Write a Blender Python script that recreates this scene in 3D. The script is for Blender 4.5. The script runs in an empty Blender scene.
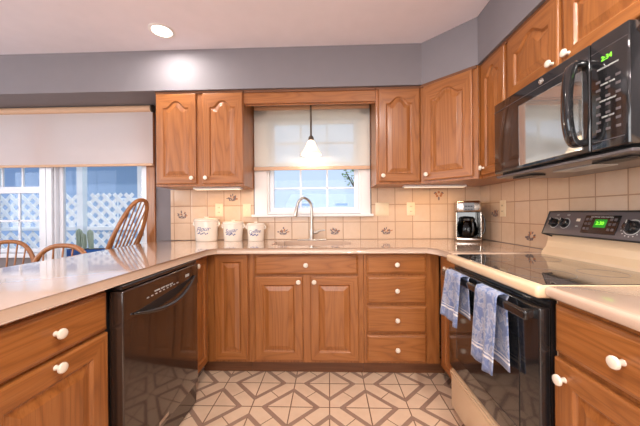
import bpy, bmesh, math, random
from mathutils import Vector, Matrix, noise
PI = math.pi
S = bpy.context.scene
C = S.collection

# ------------------------------------------------------------------ camera
cd = bpy.data.cameras.new('camera'); cam = bpy.data.objects.new('camera', cd); C.objects.link(cam)
S.camera = cam
FPX = 280.9; yaw, pitch, roll = .0328, -.0006, .0081
cd.sensor_fit = 'HORIZONTAL'; cd.sensor_width = 36; cd.lens = FPX*36/640; cd.clip_start = .02; cd.clip_end = 200
r_ = Vector((math.cos(yaw), math.sin(yaw), 0)); f_ = Vector((-math.sin(yaw), math.cos(yaw), 0)); z_ = Vector((0, 0, 1))
fw = f_*math.cos(pitch)+z_*math.sin(pitch); up = -f_*math.sin(pitch)+z_*math.cos(pitch)
rt = r_*math.cos(roll)-up*math.sin(roll); u2 = r_*math.sin(roll)+up*math.cos(roll)
m = Matrix.Identity(4)
for i in range(3):
    m[i][0] = rt[i]; m[i][1] = u2[i]; m[i][2] = -fw[i]
m[2][3] = 1.1529
cam.matrix_world = m

# ------------------------------------------------------------------ view, world, large lights
S.view_settings.view_transform = 'Standard'; S.view_settings.look = 'None'
S.view_settings.gamma = 1; S.view_settings.use_curve_mapping = False
S.view_settings.exposure = -.10
w = bpy.data.worlds.new('sky'); S.world = w; w.use_nodes = True
bg = w.node_tree.nodes['Background']; bg.inputs[0].default_value = (.64, .79, 1.0, 1); bg.inputs[1].default_value = 1.12

def area(name, loc, rot, sx, sy, power, col, spread=None):
    l = bpy.data.lights.new(name, 'AREA'); l.shape = 'RECTANGLE'; l.size = sx; l.size_y = sy; l.energy = power; l.color = col
    if spread: l.spread = spread
    o = bpy.data.objects.new(name, l); C.objects.link(o); o.location = loc; o.rotation_euler = rot
    return o
WARM = (1, .84, .66); NEUT = (1, .90, .80); COOL = (.70, .84, 1.0)
sl = bpy.data.lights.new('sun', 'SUN'); sl.energy = 2.2; sl.angle = math.radians(3); sl.color = (1, .97, .92)
so = bpy.data.objects.new('sun', sl); C.objects.link(so); so.rotation_euler = Vector((-.12, .40, -.91)).to_track_quat('-Z', 'Y').to_euler()
# added fill lamps at invented rear and side openings, out of view
area('added_rear_fill', (-.8, -3.05, 1.4), (PI/2+.25, 0, 0), 2.6, 1.5, 84, (1, .96, .93))
area('added_side_fill', (-4.25, .6, 1.5), (0, -PI/2, 0), 1.3, 2.0, 36, (.90, .95, 1.0))
area('added_side_fill', (-4.25, -1.7, 1.5), (0, -PI/2, 0), 1.3, 1.3, 85, (1, .96, .92))

# ------------------------------------------------------------------ helpers
def link(o): C.objects.link(o); return o
def new_obj(name, bm, mats, parent=None, loc=(0, 0, 0), rot=(0, 0, 0), smooth=False, kind=None):
    me = bpy.data.meshes.new(name)
    bmesh.ops.recalc_face_normals(bm, faces=bm.faces[:])
    bm.to_mesh(me); bm.free()
    if not isinstance(mats, (list, tuple)): mats = [mats]
    for mt in mats: me.materials.append(mt)
    if smooth:
        for p in me.polygons: p.use_smooth = True
        if smooth != 'all':
            try: me.set_sharp_from_angle(angle=math.radians(38))
            except Exception: pass
    o = bpy.data.objects.new(name, me); link(o)
    if parent is not None: o.parent = parent
    o.location = loc; o.rotation_euler = rot
    if kind: o['kind'] = kind
    return o
def thing(name, label, cat, loc=(0, 0, 0), rotz=0, group=None):
    o = bpy.data.objects.new(name, None); link(o); o.empty_display_size = .1
    o.location = loc; o.rotation_euler = (0, 0, rotz)
    o['label'] = label; o['category'] = cat
    if group: o['group'] = group
    return o
def tag(o, label, cat, group=None, kind=None):
    o['label'] = label; o['category'] = cat
    if group: o['group'] = group
    if kind: o['kind'] = kind
    return o
def box(bm, x0, x1, y0, y1, z0, z1, mi=0):
    v = [bm.verts.new(p) for p in ((x0,y0,z0),(x1,y0,z0),(x1,y1,z0),(x0,y1,z0),(x0,y0,z1),(x1,y0,z1),(x1,y1,z1),(x0,y1,z1))]
    fs = []
    for q in ((0,3,2,1),(4,5,6,7),(0,1,5,4),(1,2,6,5),(2,3,7,6),(3,0,4,7)):
        f = bm.faces.new([v[i] for i in q]); f.material_index = mi; fs.append(f)
    return v, fs
def bbox(*a, b=.004, seg=2, mi=0):
    bm = bmesh.new(); box(bm, *a, mi=mi)
    if b: bmesh.ops.bevel(bm, geom=bm.edges[:], offset=b, segments=seg, profile=.5, affect='EDGES')
    return bm
def addbox(bm, *a, b=.003, seg=2, mi=0):
    t = bmesh.new(); box(t, *a, mi=mi)
    if b: bmesh.ops.bevel(t, geom=t.edges[:], offset=b, segments=seg, profile=.5, affect='EDGES')
    for f in t.faces: f.material_index = mi
    merge(bm, t)
def merge(bm, t, mat=None):
    if mat is not None: bmesh.ops.transform(t, matrix=mat, verts=t.verts)
    me = bpy.data.meshes.new('tmp'); t.to_mesh(me); t.free(); bm.from_mesh(me); bpy.data.meshes.remove(me)
def lathe(prof, seg=32, mi=0, sx=1, sy=1):
    bm = bmesh.new(); rings = []
    for r, z in prof:
        if r < 1e-6: rings.append([bm.verts.new((0, 0, z))])
        else: rings.append([bm.verts.new((r*sx*math.cos(2*PI*i/seg), r*sy*math.sin(2*PI*i/seg), z)) for i in range(seg)])
    for a, b in zip(rings, rings[1:]):
        for i in range(seg):
            j = (i+1) % seg
            if len(a) == 1 and len(b) == 1: continue
            if len(a) == 1: f = bm.faces.new((a[0], b[j], b[i]))
            elif len(b) == 1: f = bm.faces.new((a[i], a[j], b[0]))
            else: f = bm.faces.new((a[i], a[j], b[j], b[i]))
            f.material_index = mi
    return bm
def tube(bm, pts, rad, seg=10, closed=False, mi=0, caps=True):
    pts = [Vector(p) for p in pts]; n = len(pts)
    if not isinstance(rad, (list, tuple)): rad = [rad]*n
    prev = None; rings = []
    for i, p in enumerate(pts):
        if closed: t = pts[(i+1) % n]-pts[i-1]
        else: t = pts[min(i+1, n-1)]-pts[max(i-1, 0)]
        t.normalize()
        if prev is None:
            a = Vector((0, 0, 1)) if abs(t.z) < .9 else Vector((1, 0, 0))
            nrm = t.cross(a).normalized()
        else: nrm = (prev - t*prev.dot(t)).normalized()
        prev = nrm; bn = t.cross(nrm)
        rings.append([bm.verts.new(p+(nrm*math.cos(2*PI*k/seg)+bn*math.sin(2*PI*k/seg))*rad[i]) for k in range(seg)])
    rr = list(zip(rings, rings[1:]))
    if closed: rr.append((rings[-1], rings[0]))
    for a, b in rr:
        for k in range(seg):
            f = bm.faces.new((a[k], a[(k+1) % seg], b[(k+1) % seg], b[k])); f.material_index = mi
    if caps and not closed:
        for q in (rings[0], rings[-1]):
            f = bm.faces.new(q); f.material_index = mi
def bez(pts, n=16):
    # Catmull-Rom through the points
    P = [Vector(p) for p in pts]; P = [P[0]*2-P[1]]+P+[P[-1]*2-P[-2]]; out = []
    for i in range(1, len(P)-2):
        for k in range(n):
            t = k/n
            out.append(.5*((2*P[i])+(P[i+1]-P[i-1])*t+(2*P[i-1]-5*P[i]+4*P[i+1]-P[i+2])*t*t+(3*P[i]-P[i-1]-3*P[i+1]+P[i+2])*t**3))
    out.append(P[-2]); return out
def text_bm(s, size, depth=.0006, align='CENTER', shear=0):
    cu = bpy.data.curves.new('t', 'FONT'); cu.body = s; cu.size = size; cu.extrude = depth; cu.align_x = align; cu.align_y = 'CENTER'; cu.shear = shear
    o = bpy.data.objects.new('t', cu); link(o); dg = bpy.context.evaluated_depsgraph_get()
    me = bpy.data.meshes.new_from_object(o.evaluated_get(dg)); bm = bmesh.new(); bm.from_mesh(me)
    bpy.data.objects.remove(o); bpy.data.curves.remove(cu); bpy.data.meshes.remove(me)
    for f in bm.faces: f.material_index = 0
    return bm

# ------------------------------------------------------------------ materials
class NT:
    def __init__(s, name):
        s.m = bpy.data.materials.new(name); s.m.use_nodes = True; s.t = s.m.node_tree; s.n = s.t.nodes
        s.p = s.n['Principled BSDF']
    def add(s, typ, **k):
        n = s.n.new(typ)
        for a, b in k.items(): setattr(n, a, b)
        return n
    def l(s, a, b): s.t.links.new(a, b)
    def val(s, sock, v):
        if hasattr(v, 'is_linked') or hasattr(v, 'links'): s.l(v, sock)
        else: sock.default_value = v
    def math(s, op, a, b=None, c=None):
        n = s.add('ShaderNodeMath', operation=op); s.val(n.inputs[0], a)
        if b is not None: s.val(n.inputs[1], b)
        if c is not None: s.val(n.inputs[2], c)
        return n.outputs[0]
    def mix(s, fac, a, b, blend='MIX'):
        n = s.add('ShaderNodeMix', data_type='RGBA', blend_type=blend); s.val(n.inputs[0], fac)
        s.val(n.inputs[6], a if not isinstance(a, tuple) else (*a[:3], 1)); s.val(n.inputs[7], b if not isinstance(b, tuple) else (*b[:3], 1))
        return n.outputs[2]
    def noise(s, vec, scale, detail=2, rough=.5, dist=0):
        n = s.add('ShaderNodeTexNoise'); s.l(vec, n.inputs['Vector']); n.inputs['Scale'].default_value = scale
        n.inputs['Detail'].default_value = detail; n.inputs['Roughness'].default_value = rough; n.inputs['Distortion'].default_value = dist
        return n.outputs[0]
    def ramp(s, fac, stops):
        n = s.add('ShaderNodeValToRGB'); s.l(fac, n.inputs[0]); e = n.color_ramp.elements
        while len(e) < len(stops): e.new(.5)
        for k, (p, c) in zip(e, stops): k.position = p; k.color = (*c, 1) if len(c) == 3 else c
        return n.outputs[0]
    def bump(s, h, strength=.3, dist=.002):
        n = s.add('ShaderNodeBump'); n.inputs['Strength'].default_value = strength; n.inputs['Distance'].default_value = dist
        s.l(h, n.inputs['Height']); s.l(n.outputs[0], s.p.inputs['Normal'])
    def coord(s, kind='Object'): return s.add('ShaderNodeTexCoord').outputs[kind]
    def mapping(s, vec, scale=(1, 1, 1), loc=(0, 0, 0), rot=(0, 0, 0)):
        n = s.add('ShaderNodeMapping'); s.l(vec, n.inputs[0]); n.inputs['Scale'].default_value = scale; n.inputs['Location'].default_value = loc; n.inputs['Rotation'].default_value = rot
        return n.outputs[0]
def srgb(r, g, b):
    f = lambda c: ((c/255+.055)/1.055)**2.4 if c > 10 else c/255/12.92
    return (f(r), f(g), f(b))
def plain(name, col, rough=.5, metal=0, spec=.5, coat=0, bumpy=0, var=.04, emis=None, es=0):
    t = NT(name); p = t.p
    co = t.coord()
    n = t.noise(co, 9, 3)
    lo = tuple(max(0, c*(1-var)) for c in col); hi = tuple(min(1, c*(1+var)) for c in col)
    t.l(t.mix(n, lo, hi), p.inputs['Base Color'])
    p.inputs['Roughness'].default_value = rough; p.inputs['Metallic'].default_value = metal
    p.inputs['Specular IOR Level'].default_value = spec; p.inputs['Coat Weight'].default_value = coat
    p.inputs['Coat Roughness'].default_value = .08
    if bumpy: t.bump(t.noise(co, 120, 3), bumpy, .001)
    if emis: p.inputs['Emission Color'].default_value = (*emis, 1); p.inputs['Emission Strength'].default_value = es
    return t.m
def oak(name, axis, base=(.335, .115, .026), dark=(.165, .050, .012), light=(.41, .158, .048), rough=.36):
    t = NT(name); co = t.coord('Object')
    inf = t.add('ShaderNodeObjectInfo')
    vm = t.add('ShaderNodeVectorMath', operation='SCALE'); cx = t.add('ShaderNodeCombineXYZ')
    for i in range(3): t.l(inf.outputs['Random'], cx.inputs[i])
    t.l(cx.outputs[0], vm.inputs[0]); vm.inputs['Scale'].default_value = 37.0
    ad = t.add('ShaderNodeVectorMath', operation='ADD'); t.l(co, ad.inputs[0]); t.l(vm.outputs[0], ad.inputs[1])
    sc = {'z': (1, 1, .10), 'x': (.10, 1, 1), 'y': (1, .10, 1)}[axis]
    v = t.mapping(ad.outputs[0], sc)
    big = t.noise(v, 5.5, 2, .55, .3)
    rings = t.math('FRACT', t.math('MULTIPLY', big, 15.0))
    tri = t.math('ABSOLUTE', t.math('SUBTRACT', rings, .5))
    sc2 = {'z': (1, 1, .025), 'x': (.025, 1, 1), 'y': (1, .025, 1)}[axis]
    v2 = t.mapping(ad.outputs[0], sc2)
    pores = t.noise(v2, 210, 2, .6)
    tone = t.noise(v, 2.2, 2)
    c1 = t.ramp(tri, [(0, dark), (.07, tuple(.6*a+.4*b for a, b in zip(dark, base))), (.18, base), (.5, light)])
    c0 = t.mix(.55, base, c1)
    c2 = t.mix(t.math('MULTIPLY', t.math('SUBTRACT', pores, .46), 2.2), c0, dark)
    c3 = t.mix(t.math('MULTIPLY', tone, .45), c2, base)
    t.l(c3, t.p.inputs['Base Color'])
    t.p.inputs['Roughness'].default_value = rough; t.p.inputs['Coat Weight'].default_value = .25; t.p.inputs['Coat Roughness'].default_value = .18
    t.bump(pores, .12, .001)
    return t.m
OV = oak('oak_vertical_grain', 'z'); OH = oak('oak_horizontal_grain', 'x'); OY = oak('oak_depth_grain', 'y')
OAKV = [OV, OH]; OAKH = [OH, OV]
OCH = oak('turned_oak', 'z', base=(.36, .14, .045))
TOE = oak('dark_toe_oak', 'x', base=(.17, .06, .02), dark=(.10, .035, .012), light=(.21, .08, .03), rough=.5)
WHITE = plain('white_ceramic_knob', (.78, .68, .56), .18, coat=.4)
IVORY = plain('ivory_plastic', srgb(226, 205, 172), .35)
CROCK = plain('glazed_white_stoneware', srgb(232, 220, 206), .2, coat=.5)
TRIMW = plain('white_painted_trim', srgb(232, 228, 226), .35)
VINYL = plain('white_vinyl', srgb(228, 234, 244), .3)
BLACK = plain('black_gloss_enamel', (.012, .012, .013), .08, coat=.6, spec=.6)
BROWNBLK = plain('espresso_gloss_enamel', (.030, .017, .012), .10, coat=.6, spec=.6)
BLACKM = plain('black_matt_plastic', (.015, .015, .016), .4)
GREYC = plain('charcoal_console', srgb(92, 86, 88), .28, coat=.3)
BISQUE = plain('bisque_enamel', srgb(226, 196, 160), .22, coat=.5)
CHROME = plain('brushed_steel', (.62, .60, .57), .24, metal=1)
NICKEL = plain('satin_nickel', (.55, .52, .48), .3, metal=1)
BRONZE = plain('aged_bronze', (.10, .07, .05), .45, metal=.6)
BLUE = plain('cobalt_blue_glaze', srgb(70, 84, 140), .3)
BLUEP = plain('blue_planter_glaze', srgb(50, 110, 190), .3)
GREY = plain('silver_lettering', srgb(190, 190, 188), .4)
PAINT = plain('grey_blue_wall_paint', srgb(128, 123, 128), .75, bumpy=.04)
CEILM = plain('warm_white_ceiling_paint', srgb(234, 228, 236), .85, bumpy=.05)
ROOMW = plain('cream_wall_paint', srgb(214, 206, 200), .8)
TAN = plain('tan_shade_hem', srgb(206, 168, 138), .6)
CACT = plain('cactus_green', srgb(176, 190, 168), .7, var=.3)
GREEN_LED = plain('green_led', (.05, .5, .02), .4, emis=(.35, 1.0, .05), es=1.6)
GREEN_DK = plain('green_display_glow', (.02, .30, .02), .3, emis=(.03, .75, .05), es=.14)
LAMP = plain('lamp_diffuser', (.9, .85, .8), .4, emis=(1, .90, .78), es=9)
STRIPL = plain('under_cabinet_diffuser', (.9, .8, .7), .4, emis=(1, .80, .55), es=.7)

def glass(name, tint=(.98, .99, 1), refl=.16, rough=.0):
    t = NT(name); t.n.remove(t.p); out = [n for n in t.n if n.type == 'OUTPUT_MATERIAL'][0]
    a = t.add('ShaderNodeBsdfTransparent'); a.inputs[0].default_value = (*tint, 1)
    g = t.add('ShaderNodeBsdfGlossy'); g.inputs['Roughness'].default_value = rough+.01
    lw = t.add('ShaderNodeLayerWeight'); lw.inputs[0].default_value = refl
    mx = t.add('ShaderNodeMixShader'); t.l(lw.outputs['Fresnel'], mx.inputs[0]); t.l(a.outputs[0], mx.inputs[1]); t.l(g.outputs[0], mx.inputs[2]); t.l(mx.outputs[0], out.inputs[0])
    return t.m
GLASS = glass('window_glass')
CARAFE = glass('smoked_carafe_glass', (.10, .09, .08), .3)
def shade_mat(name, col, trans, fac_clear):
    t = NT(name); t.n.remove(t.p); out = [n for n in t.n if n.type == 'OUTPUT_MATERIAL'][0]
    d = t.add('ShaderNodeBsdfDiffuse'); d.inputs[0].default_value = (*col, 1)
    tl = t.add('ShaderNodeBsdfTranslucent'); tl.inputs[0].default_value = (*col, 1)
    tr = t.add('ShaderNodeBsdfTransparent')
    wv = t.noise(t.mapping(t.coord(), (60, 1, 900)), 1, 2)
    m1 = t.add('ShaderNodeMixShader'); m1.inputs[0].default_value = trans; t.l(d.outputs[0], m1.inputs[1]); t.l(tl.outputs[0], m1.inputs[2])
    m2 = t.add('ShaderNodeMixShader'); t.l(t.math('ADD', t.math('MULTIPLY', wv, .06), fac_clear-.03), m2.inputs[0])
    t.l(m1.outputs[0], m2.inputs[1]); t.l(tr.outputs[0], m2.inputs[2]); t.l(m2.outputs[0], out.inputs[0])
    return t.m
SHADE_D = shade_mat('dining_shade_fabric', srgb(240, 230, 228), .55, .07)
SHADE_K = shade_mat('sheer_shade_fabric', srgb(250, 248, 240), .45, .62)
FROST = NT('frosted_lamp_glass'); FROST.p.inputs['Base Color'].default_value = (.95, .88, .80, 1); FROST.p.inputs['Roughness'].default_value = .3
FROST.p.inputs['Emission Color'].default_value = (1, .80, .58, 1); FROST.p.inputs['Emission Strength'].default_value = .32
_g = FROST.add('ShaderNodeTexCoord'); _n = FROST.noise(_g.outputs['Object'], 18, 2)
FROST.l(FROST.mix(_n, (.95, .86, .76), (.98, .92, .86)), FROST.p.inputs['Base Color']); _tl = FROST.add('ShaderNodeBsdfTranslucent'); _tl.inputs[0].default_value = (1, .92, .82, 1); _mx = FROST.add('ShaderNodeMixShader'); _mx.inputs[0].default_value = .5
FROST.l(FROST.p.outputs[0], _mx.inputs[1]); FROST.l(_tl.outputs[0], _mx.inputs[2]); FROST.l(_mx.outputs[0], [n for n in FROST.n if n.type == 'OUTPUT_MATERIAL'][0].inputs[0])
FROST = FROST.m

def tile_mat(name, ua, x0, pitch=.1535):
    """square wall tiles; ua = 'X' or 'Y' horizontal axis, world coordinates"""
    t = NT(name); g = t.add('ShaderNodeNewGeometry'); s = t.add('ShaderNodeSeparateXYZ'); t.l(g.outputs['Position'], s.inputs[0])
    u = t.math('DIVIDE', t.math('SUBTRACT', s.outputs[ua], x0), pitch); v = t.math('DIVIDE', t.math('SUBTRACT', s.outputs['Z'], .915), .1535)
    du = t.math('ABSOLUTE', t.math('SUBTRACT', u, t.math('ROUND', u))); dv = t.math('ABSOLUTE', t.math('SUBTRACT', v, t.math('ROUND', v)))
    d = t.math('MINIMUM', du, dv)
    grout = t.math('LESS_THAN', d, .018)
    cx = t.add('ShaderNodeCombineXYZ'); t.l(t.math('FLOOR', u), cx.inputs[0]); t.l(t.math('FLOOR', v), cx.inputs[1])
    wn = t.add('ShaderNodeTexWhiteNoise', noise_dimensions='3D'); t.l(cx.outputs[0], wn.inputs['Vector'])
    mott = t.noise(g.outputs['Position'], 22, 4, .6)
    c = t.mix(wn.outputs['Value'], srgb(208, 178, 150), srgb(220, 192, 166))
    c = t.mix(t.math('MULTIPLY', mott, .55), c, srgb(196, 162, 132))
    c = t.mix(grout, c, srgb(164, 128, 100))
    t.l(c, t.p.inputs['Base Color'])
    t.p.inputs['Specular IOR Level'].default_value = .5
    t.l(t.math('ADD', t.math('MULTIPLY', grout, .5), .22), t.p.inputs['Roughness'])
    hgt = t.math('ADD', t.math('MINIMUM', t.math('MULTIPLY', d, 14), 1.0), t.math('MULTIPLY', mott, .35))
    t.bump(hgt, .30, .003)
    return t.m
TILE_B = tile_mat('beige_backsplash_tile', 'X', -.030)
TILE_R = tile_mat('beige_side_backsplash_tile', 'Y', 2.521-.0, .1535)

def floor_mat():
    t = NT('diamond_floor_tile'); g = t.add('ShaderNodeNewGeometry'); s = t.add('ShaderNodeSeparateXYZ'); t.l(g.outputs['Position'], s.inputs[0])
    P = .465
    u = t.math('DIVIDE', t.math('SUBTRACT', s.outputs['X'], -.2395), P); v = t.math('DIVIDE', t.math('SUBTRACT', s.outputs['Y'], 1.663), P)
    a = t.math('ADD', u, v); b = t.math('SUBTRACT', u, v)
    fa = t.math('SUBTRACT', a, t.math('ROUND', a)); fb = t.math('SUBTRACT', b, t.math('ROUND', b))
    A = t.math('ABSOLUTE', fa); B = t.math('ABSOLUTE', fb); mx = t.math('MAXIMUM', A, B); mn = t.math('MINIMUM', A, B)
    band = t.math('MULTIPLY', t.math('GREATER_THAN', mx, .305), t.math('LESS_THAN', mx, .378))
    chan = t.math('GREATER_THAN', mx, .378); ins = t.math('LESS_THAN', mx, .305)
    cross = t.math('LESS_THAN', t.math('MINIMUM', t.math('ABSOLUTE', t.math('ADD', fa, fb)), t.math('ABSOLUTE', t.math('SUBTRACT', fa, fb))), .014)
    tick = t.math('LESS_THAN', mn, .008)
    line = t.math('MAXIMUM', t.math('MULTIPLY', cross, t.math('SUBTRACT', 1.0, band)), t.math('MULTIPLY', tick, chan))
    edge = t.math('MAXIMUM', t.math('LESS_THAN', t.math('ABSOLUTE', t.math('SUBTRACT', mx, .305)), .004), t.math('LESS_THAN', t.math('ABSOLUTE', t.math('SUBTRACT', mx, .378)), .004))
    mott = t.noise(g.outputs['Position'], 14, 4, .6)
    ct = t.mix(mott, srgb(214, 180, 150), srgb(230, 202, 174))
    cb = t.mix(mott, srgb(146, 116, 100), srgb(166, 136, 118))
    c = t.mix(band, ct, cb); c = t.mix(t.math('MAXIMUM', line, t.math('MULTIPLY', edge, .6)), c, srgb(128, 96, 76))
    t.l(c, t.p.inputs['Base Color']); t.p.inputs['Roughness'].default_value = .32
    t.bump(t.math('ADD', t.math('MULTIPLY', mott, .4), t.math('MULTIPLY', t.math('MAXIMUM', line, edge), -.6)), .2, .002)
    return t.m
FLOOR = floor_mat()
def counter_mat():
    t = NT('solid_surface_worktop'); co = t.coord()
    a = t.noise(co, 260, 2); b = t.noise(co, 5, 3)
    c = t.mix(b, srgb(203, 174, 152), srgb(209, 182, 162)); c = t.mix(t.math('MULTIPLY', a, .18), c, srgb(168, 138, 114))
    t.l(c, t.p.inputs['Base Color']); t.p.inputs['Roughness'].default_value = .16; t.p.inputs['Coat Weight'].default_value = 1.0; t.p.inputs['Coat Roughness'].default_value = .06
    return t.m
COUNTER = counter_mat()
def cooktop_mat():
    t = NT('ceramic_cooktop_glass'); co = t.coord(); n = t.noise(co, 400, 1)
    t.l(t.mix(n, (.05, .042, .036), (.085, .07, .06)), t.p.inputs['Base Color']); t.p.inputs['Roughness'].default_value = .05; t.p.inputs['Coat Weight'].default_value = 1; t.p.inputs['Coat Roughness'].default_value = .03
    return t.m
COOKG = cooktop_mat()

# ------------------------------------------------------------------ room shell
YW = 2.521; XR = 1.337; ZC = 2.446; ZS = 2.128; XL = -4.2; YR = -2.9
def struct(name, bm, mt, **k):
    return new_obj(name, bm, mt, kind='structure', **k)
bm = bmesh.new(); box(bm, XL-.1, XR+.1, YR-.1, YW+.1, -.1, 0); struct('floor', bm, FLOOR)
bm = bmesh.new(); box(bm, XL-.1, XR+.1, YR-.1, YW+.1, ZC, ZC+.1); struct('ceiling', bm, CEILM)
def wall_with_holes(fixed, rng, holes, t0, t1, z1=ZC):
    """fixed: 'Y' or 'X'; holes: (a0,a1,z0,z1)"""
    bm = bmesh.new()
    a0, a1 = rng
    def bx_(p, q, z0, z2):
        if q-p < 1e-4 or z2-z0 < 1e-4: return
        if fixed == 'Y': box(bm, p, q, t0, t1, z0, z2)
        else: box(bm, t0, t1, p, q, z0, z2)
    cur = a0
    for h in sorted(holes):
        bx_(cur, h[0], 0, z1); bx_(h[0], h[1], 0, h[2]); bx_(h[0], h[1], h[3], z1); cur = h[1]
    bx_(cur, a1, 0, z1)
    return bm
KW = (-.56, .285, 1.145, 2.03)
DWN = (-3.60, -2.66, .80, 2.10)
PD = (-2.55, -1.67, 0.0, 2.10)
struct('wall_back', wall_with_holes('Y', (XL, XR+.1), [KW, DWN, PD], YW, YW+.1), PAINT)
bm = bmesh.new(); box(bm, XR, XR+.1, YR, YW, 0, ZC); struct('wall_right', bm, PAINT)
struct('wall_left', wall_with_holes('X', (YR, YW), [(-2.4, -1.0, .9, 2.1), (-.4, 1.6, .9, 2.1)], XL-.1, XL), ROOMW)
struct('wall_rear', wall_with_holes('Y', (XL, XR+.1), [(-2.2, .6, .8, 2.2)], YR-.1, YR), ROOMW)
# soffit above the wall cabinets
bm = bmesh.new()
poly = [(XL+.002, YW-.002), (XL+.002, 2.175), (.715, 2.175), (.992, 1.895), (.992, YR+.002), (XR-.002, YR+.002), (XR-.002, YW-.002)]
lo = [bm.verts.new((x, y, ZS)) for x, y in poly]; hi = [bm.verts.new((x, y, ZC-.001)) for x, y in poly]
bm.faces.new(lo); bm.faces.new(hi)
for i in range(len(poly)):
    j = (i+1) % len(poly); bm.faces.new((lo[i], lo[j], hi[j], hi[i]))
struct('wall_soffit', bm, PAINT)
# tiled backsplash
bm = bmesh.new(); box(bm, -1.443, -.68, YW-.008, YW, .916, 1.372); box(bm, -.68, .376, YW-.008, YW, .916, 1.118); box(bm, .376, XR-.009, YW-.008, YW, .916, 1.372)
BS1 = struct('trim_1', bm, TILE_B)
bm = bmesh.new(); box(bm, XR-.008, XR, -.6, YW-.001, .916, 1.38); BS2 = struct('trim_2', bm, TILE_R)
# oak casing beside the patio door
struct('trim_3', bbox(-1.66, -1.582, YW-.022, YW-.001, 0, 2.12, b=.003), OV)

# ------------------------------------------------------------------ windows
def sash(x0, x1, z0, z1, y0, y1, fr, cols, rows, mw=.016):
    """frame boxes + muntins"""
    bm = bmesh.new()
    addbox(bm, x0, x0+fr, y0, y1, z0, z1); addbox(bm, x1-fr, x1, y0, y1, z0, z1)
    addbox(bm, x0+fr, x1-fr, y0, y1, z0, z0+fr); addbox(bm, x0+fr, x1-fr, y0, y1, z1-fr, z1)
    ym = (y0+y1)/2
    mb = bmesh.new()
    for i in range(1, cols):
        x = x0+fr+(x1-x0-2*fr)*i/cols; addbox(mb, x-mw/2, x+mw/2, ym-.008, ym+.008, z0+fr, z1-fr, b=.002)
    for j in range(1, rows):
        z = z0+fr+(z1-z0-2*fr)*j/rows; addbox(mb, x0+fr, x1-fr, ym-.008, ym+.008, z-mw/2, z+mw/2, b=.002)
    gl = bmesh.new(); box(gl, x0+fr, x1-fr, ym-.002, ym+.002, z0+fr, z1-fr)
    return bm, mb, gl
# kitchen window
bm = bmesh.new()
addbox(bm, -.668, -.555, YW-.022, YW-.001, 1.135, 2.10); addbox(bm, .28, .366, YW-.022, YW-.001, 1.135, 2.10)
addbox(bm, -.668, .366, YW-.022, YW-.001, 2.02, 2.11)
for a in ((-.56, -.54), (.265, .285)): box(bm, a[0], a[1], YW-.002, YW+.1, KW[2], KW[3])
box(bm, -.54, .265, YW-.002, YW+.1, KW[3]-.02, KW[3]); box(bm, -.54, .265, YW-.002, YW+.1, KW[2], KW[2]+.02)
w1 = struct('window_1', bm, TRIMW)
new_obj('window_sill', bbox(-.69, .388, YW-.06, YW-.001, 1.119, 1.141, b=.006), TRIMW, w1)
for nm, zz, yy, rw in (('lower_sash', (1.165, 1.592), (YW+.035, YW+.065), 2), ('upper_sash', (1.585, 2.01), (YW+.067, YW+.095), 2)):
    f, mb, gl = sash(-.54, .265, zz[0], zz[1], yy[0], yy[1], .037, 3, rw)
    fo = new_obj(nm, f, VINYL, w1); new_obj('muntin_grid', mb, VINYL, fo); new_obj('window_pane', gl, GLASS, fo)
# dining window (double hung)
bm = bmesh.new()
for a in ((-3.70, -3.6), (-2.66, -2.606)): addbox(bm, a[0], a[1], YW-.022, YW-.001, .72, 2.12)
addbox(bm, -3.6, -2.66, YW-.022, YW-.001, 2.09, 2.14); addbox(bm, -3.74, -2.606, YW-.05, YW-.001, .765, .80)
for a in ((-3.6, -3.575), (-2.685, -2.66)): box(bm, a[0], a[1], YW-.002, YW+.1, .80, 2.10)
w2 = struct('window_2', bm, VINYL)
for nm, zz, yy in (('lower_sash', (.80, 1.40), (YW+.03, YW+.06)), ('upper_sash', (1.385, 2.09), (YW+.062, YW+.09))):
    f, mb, gl = sash(-3.575, -2.685, zz[0], zz[1], yy[0], yy[1], .04, 4, 2, .018)
    fo = new_obj(nm, f, VINYL, w2); new_obj('muntin_grid', mb, VINYL, fo); new_obj('window_pane', gl, GLASS, fo)
# patio door
bm = bmesh.new()
addbox(bm, -2.602, -2.55, YW-.022, YW-.001, 0, 2.14); addbox(bm, -2.55, -1.662, YW-.022, YW-.001, 2.09, 2.14)
for a in ((-2.55, -2.53), (-1.70, -1.67)): box(bm, a[0], a[1], YW, YW+.1, 0.0, 2.10)
d1 = struct('door_1', bm, VINYL)
f, mb, gl = sash(-2.528, -1.705, .01, 2.08, YW+.03, YW+.065, .034, 1, 1)
mb.free(); fo = new_obj('door_leaf', f, VINYL, d1); new_obj('door_pane', gl, GLASS, fo)
bm = bmesh.new(); addbox(bm, -1.735, -1.715, YW+.008, YW+.03, .95, 1.12, b=.005); new_obj('door_handle', bm, NICKEL, d1)
# unseen rear and side windows, invented to frame the added fill lamps
f, mb, gl = sash(-2.2, .6, .8, 2.2, YR-.06, YR-.02, .06, 4, 2, .02)
w3 = struct('added_window_3', f, VINYL); new_obj('muntin_grid', mb, VINYL, w3); gl.free()
f, mb, gl = sash(-.4, 1.6, .9, 2.1, -.06, -.02, .06, 4, 2, .02)
R90 = Matrix.Translation((XL-.0, 0, 0)) @ Matrix.Rotation(PI/2, 4, 'Z')
for q in (f, mb): bmesh.ops.transform(q, matrix=Matrix.Translation((XL-.09, 0, 0)) @ Matrix.Rotation(PI/2, 4, 'Z') , verts=q.verts)
w4 = struct('added_window_4', f, VINYL); new_obj('muntin_grid', mb, VINYL, w4); gl.free()

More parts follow.
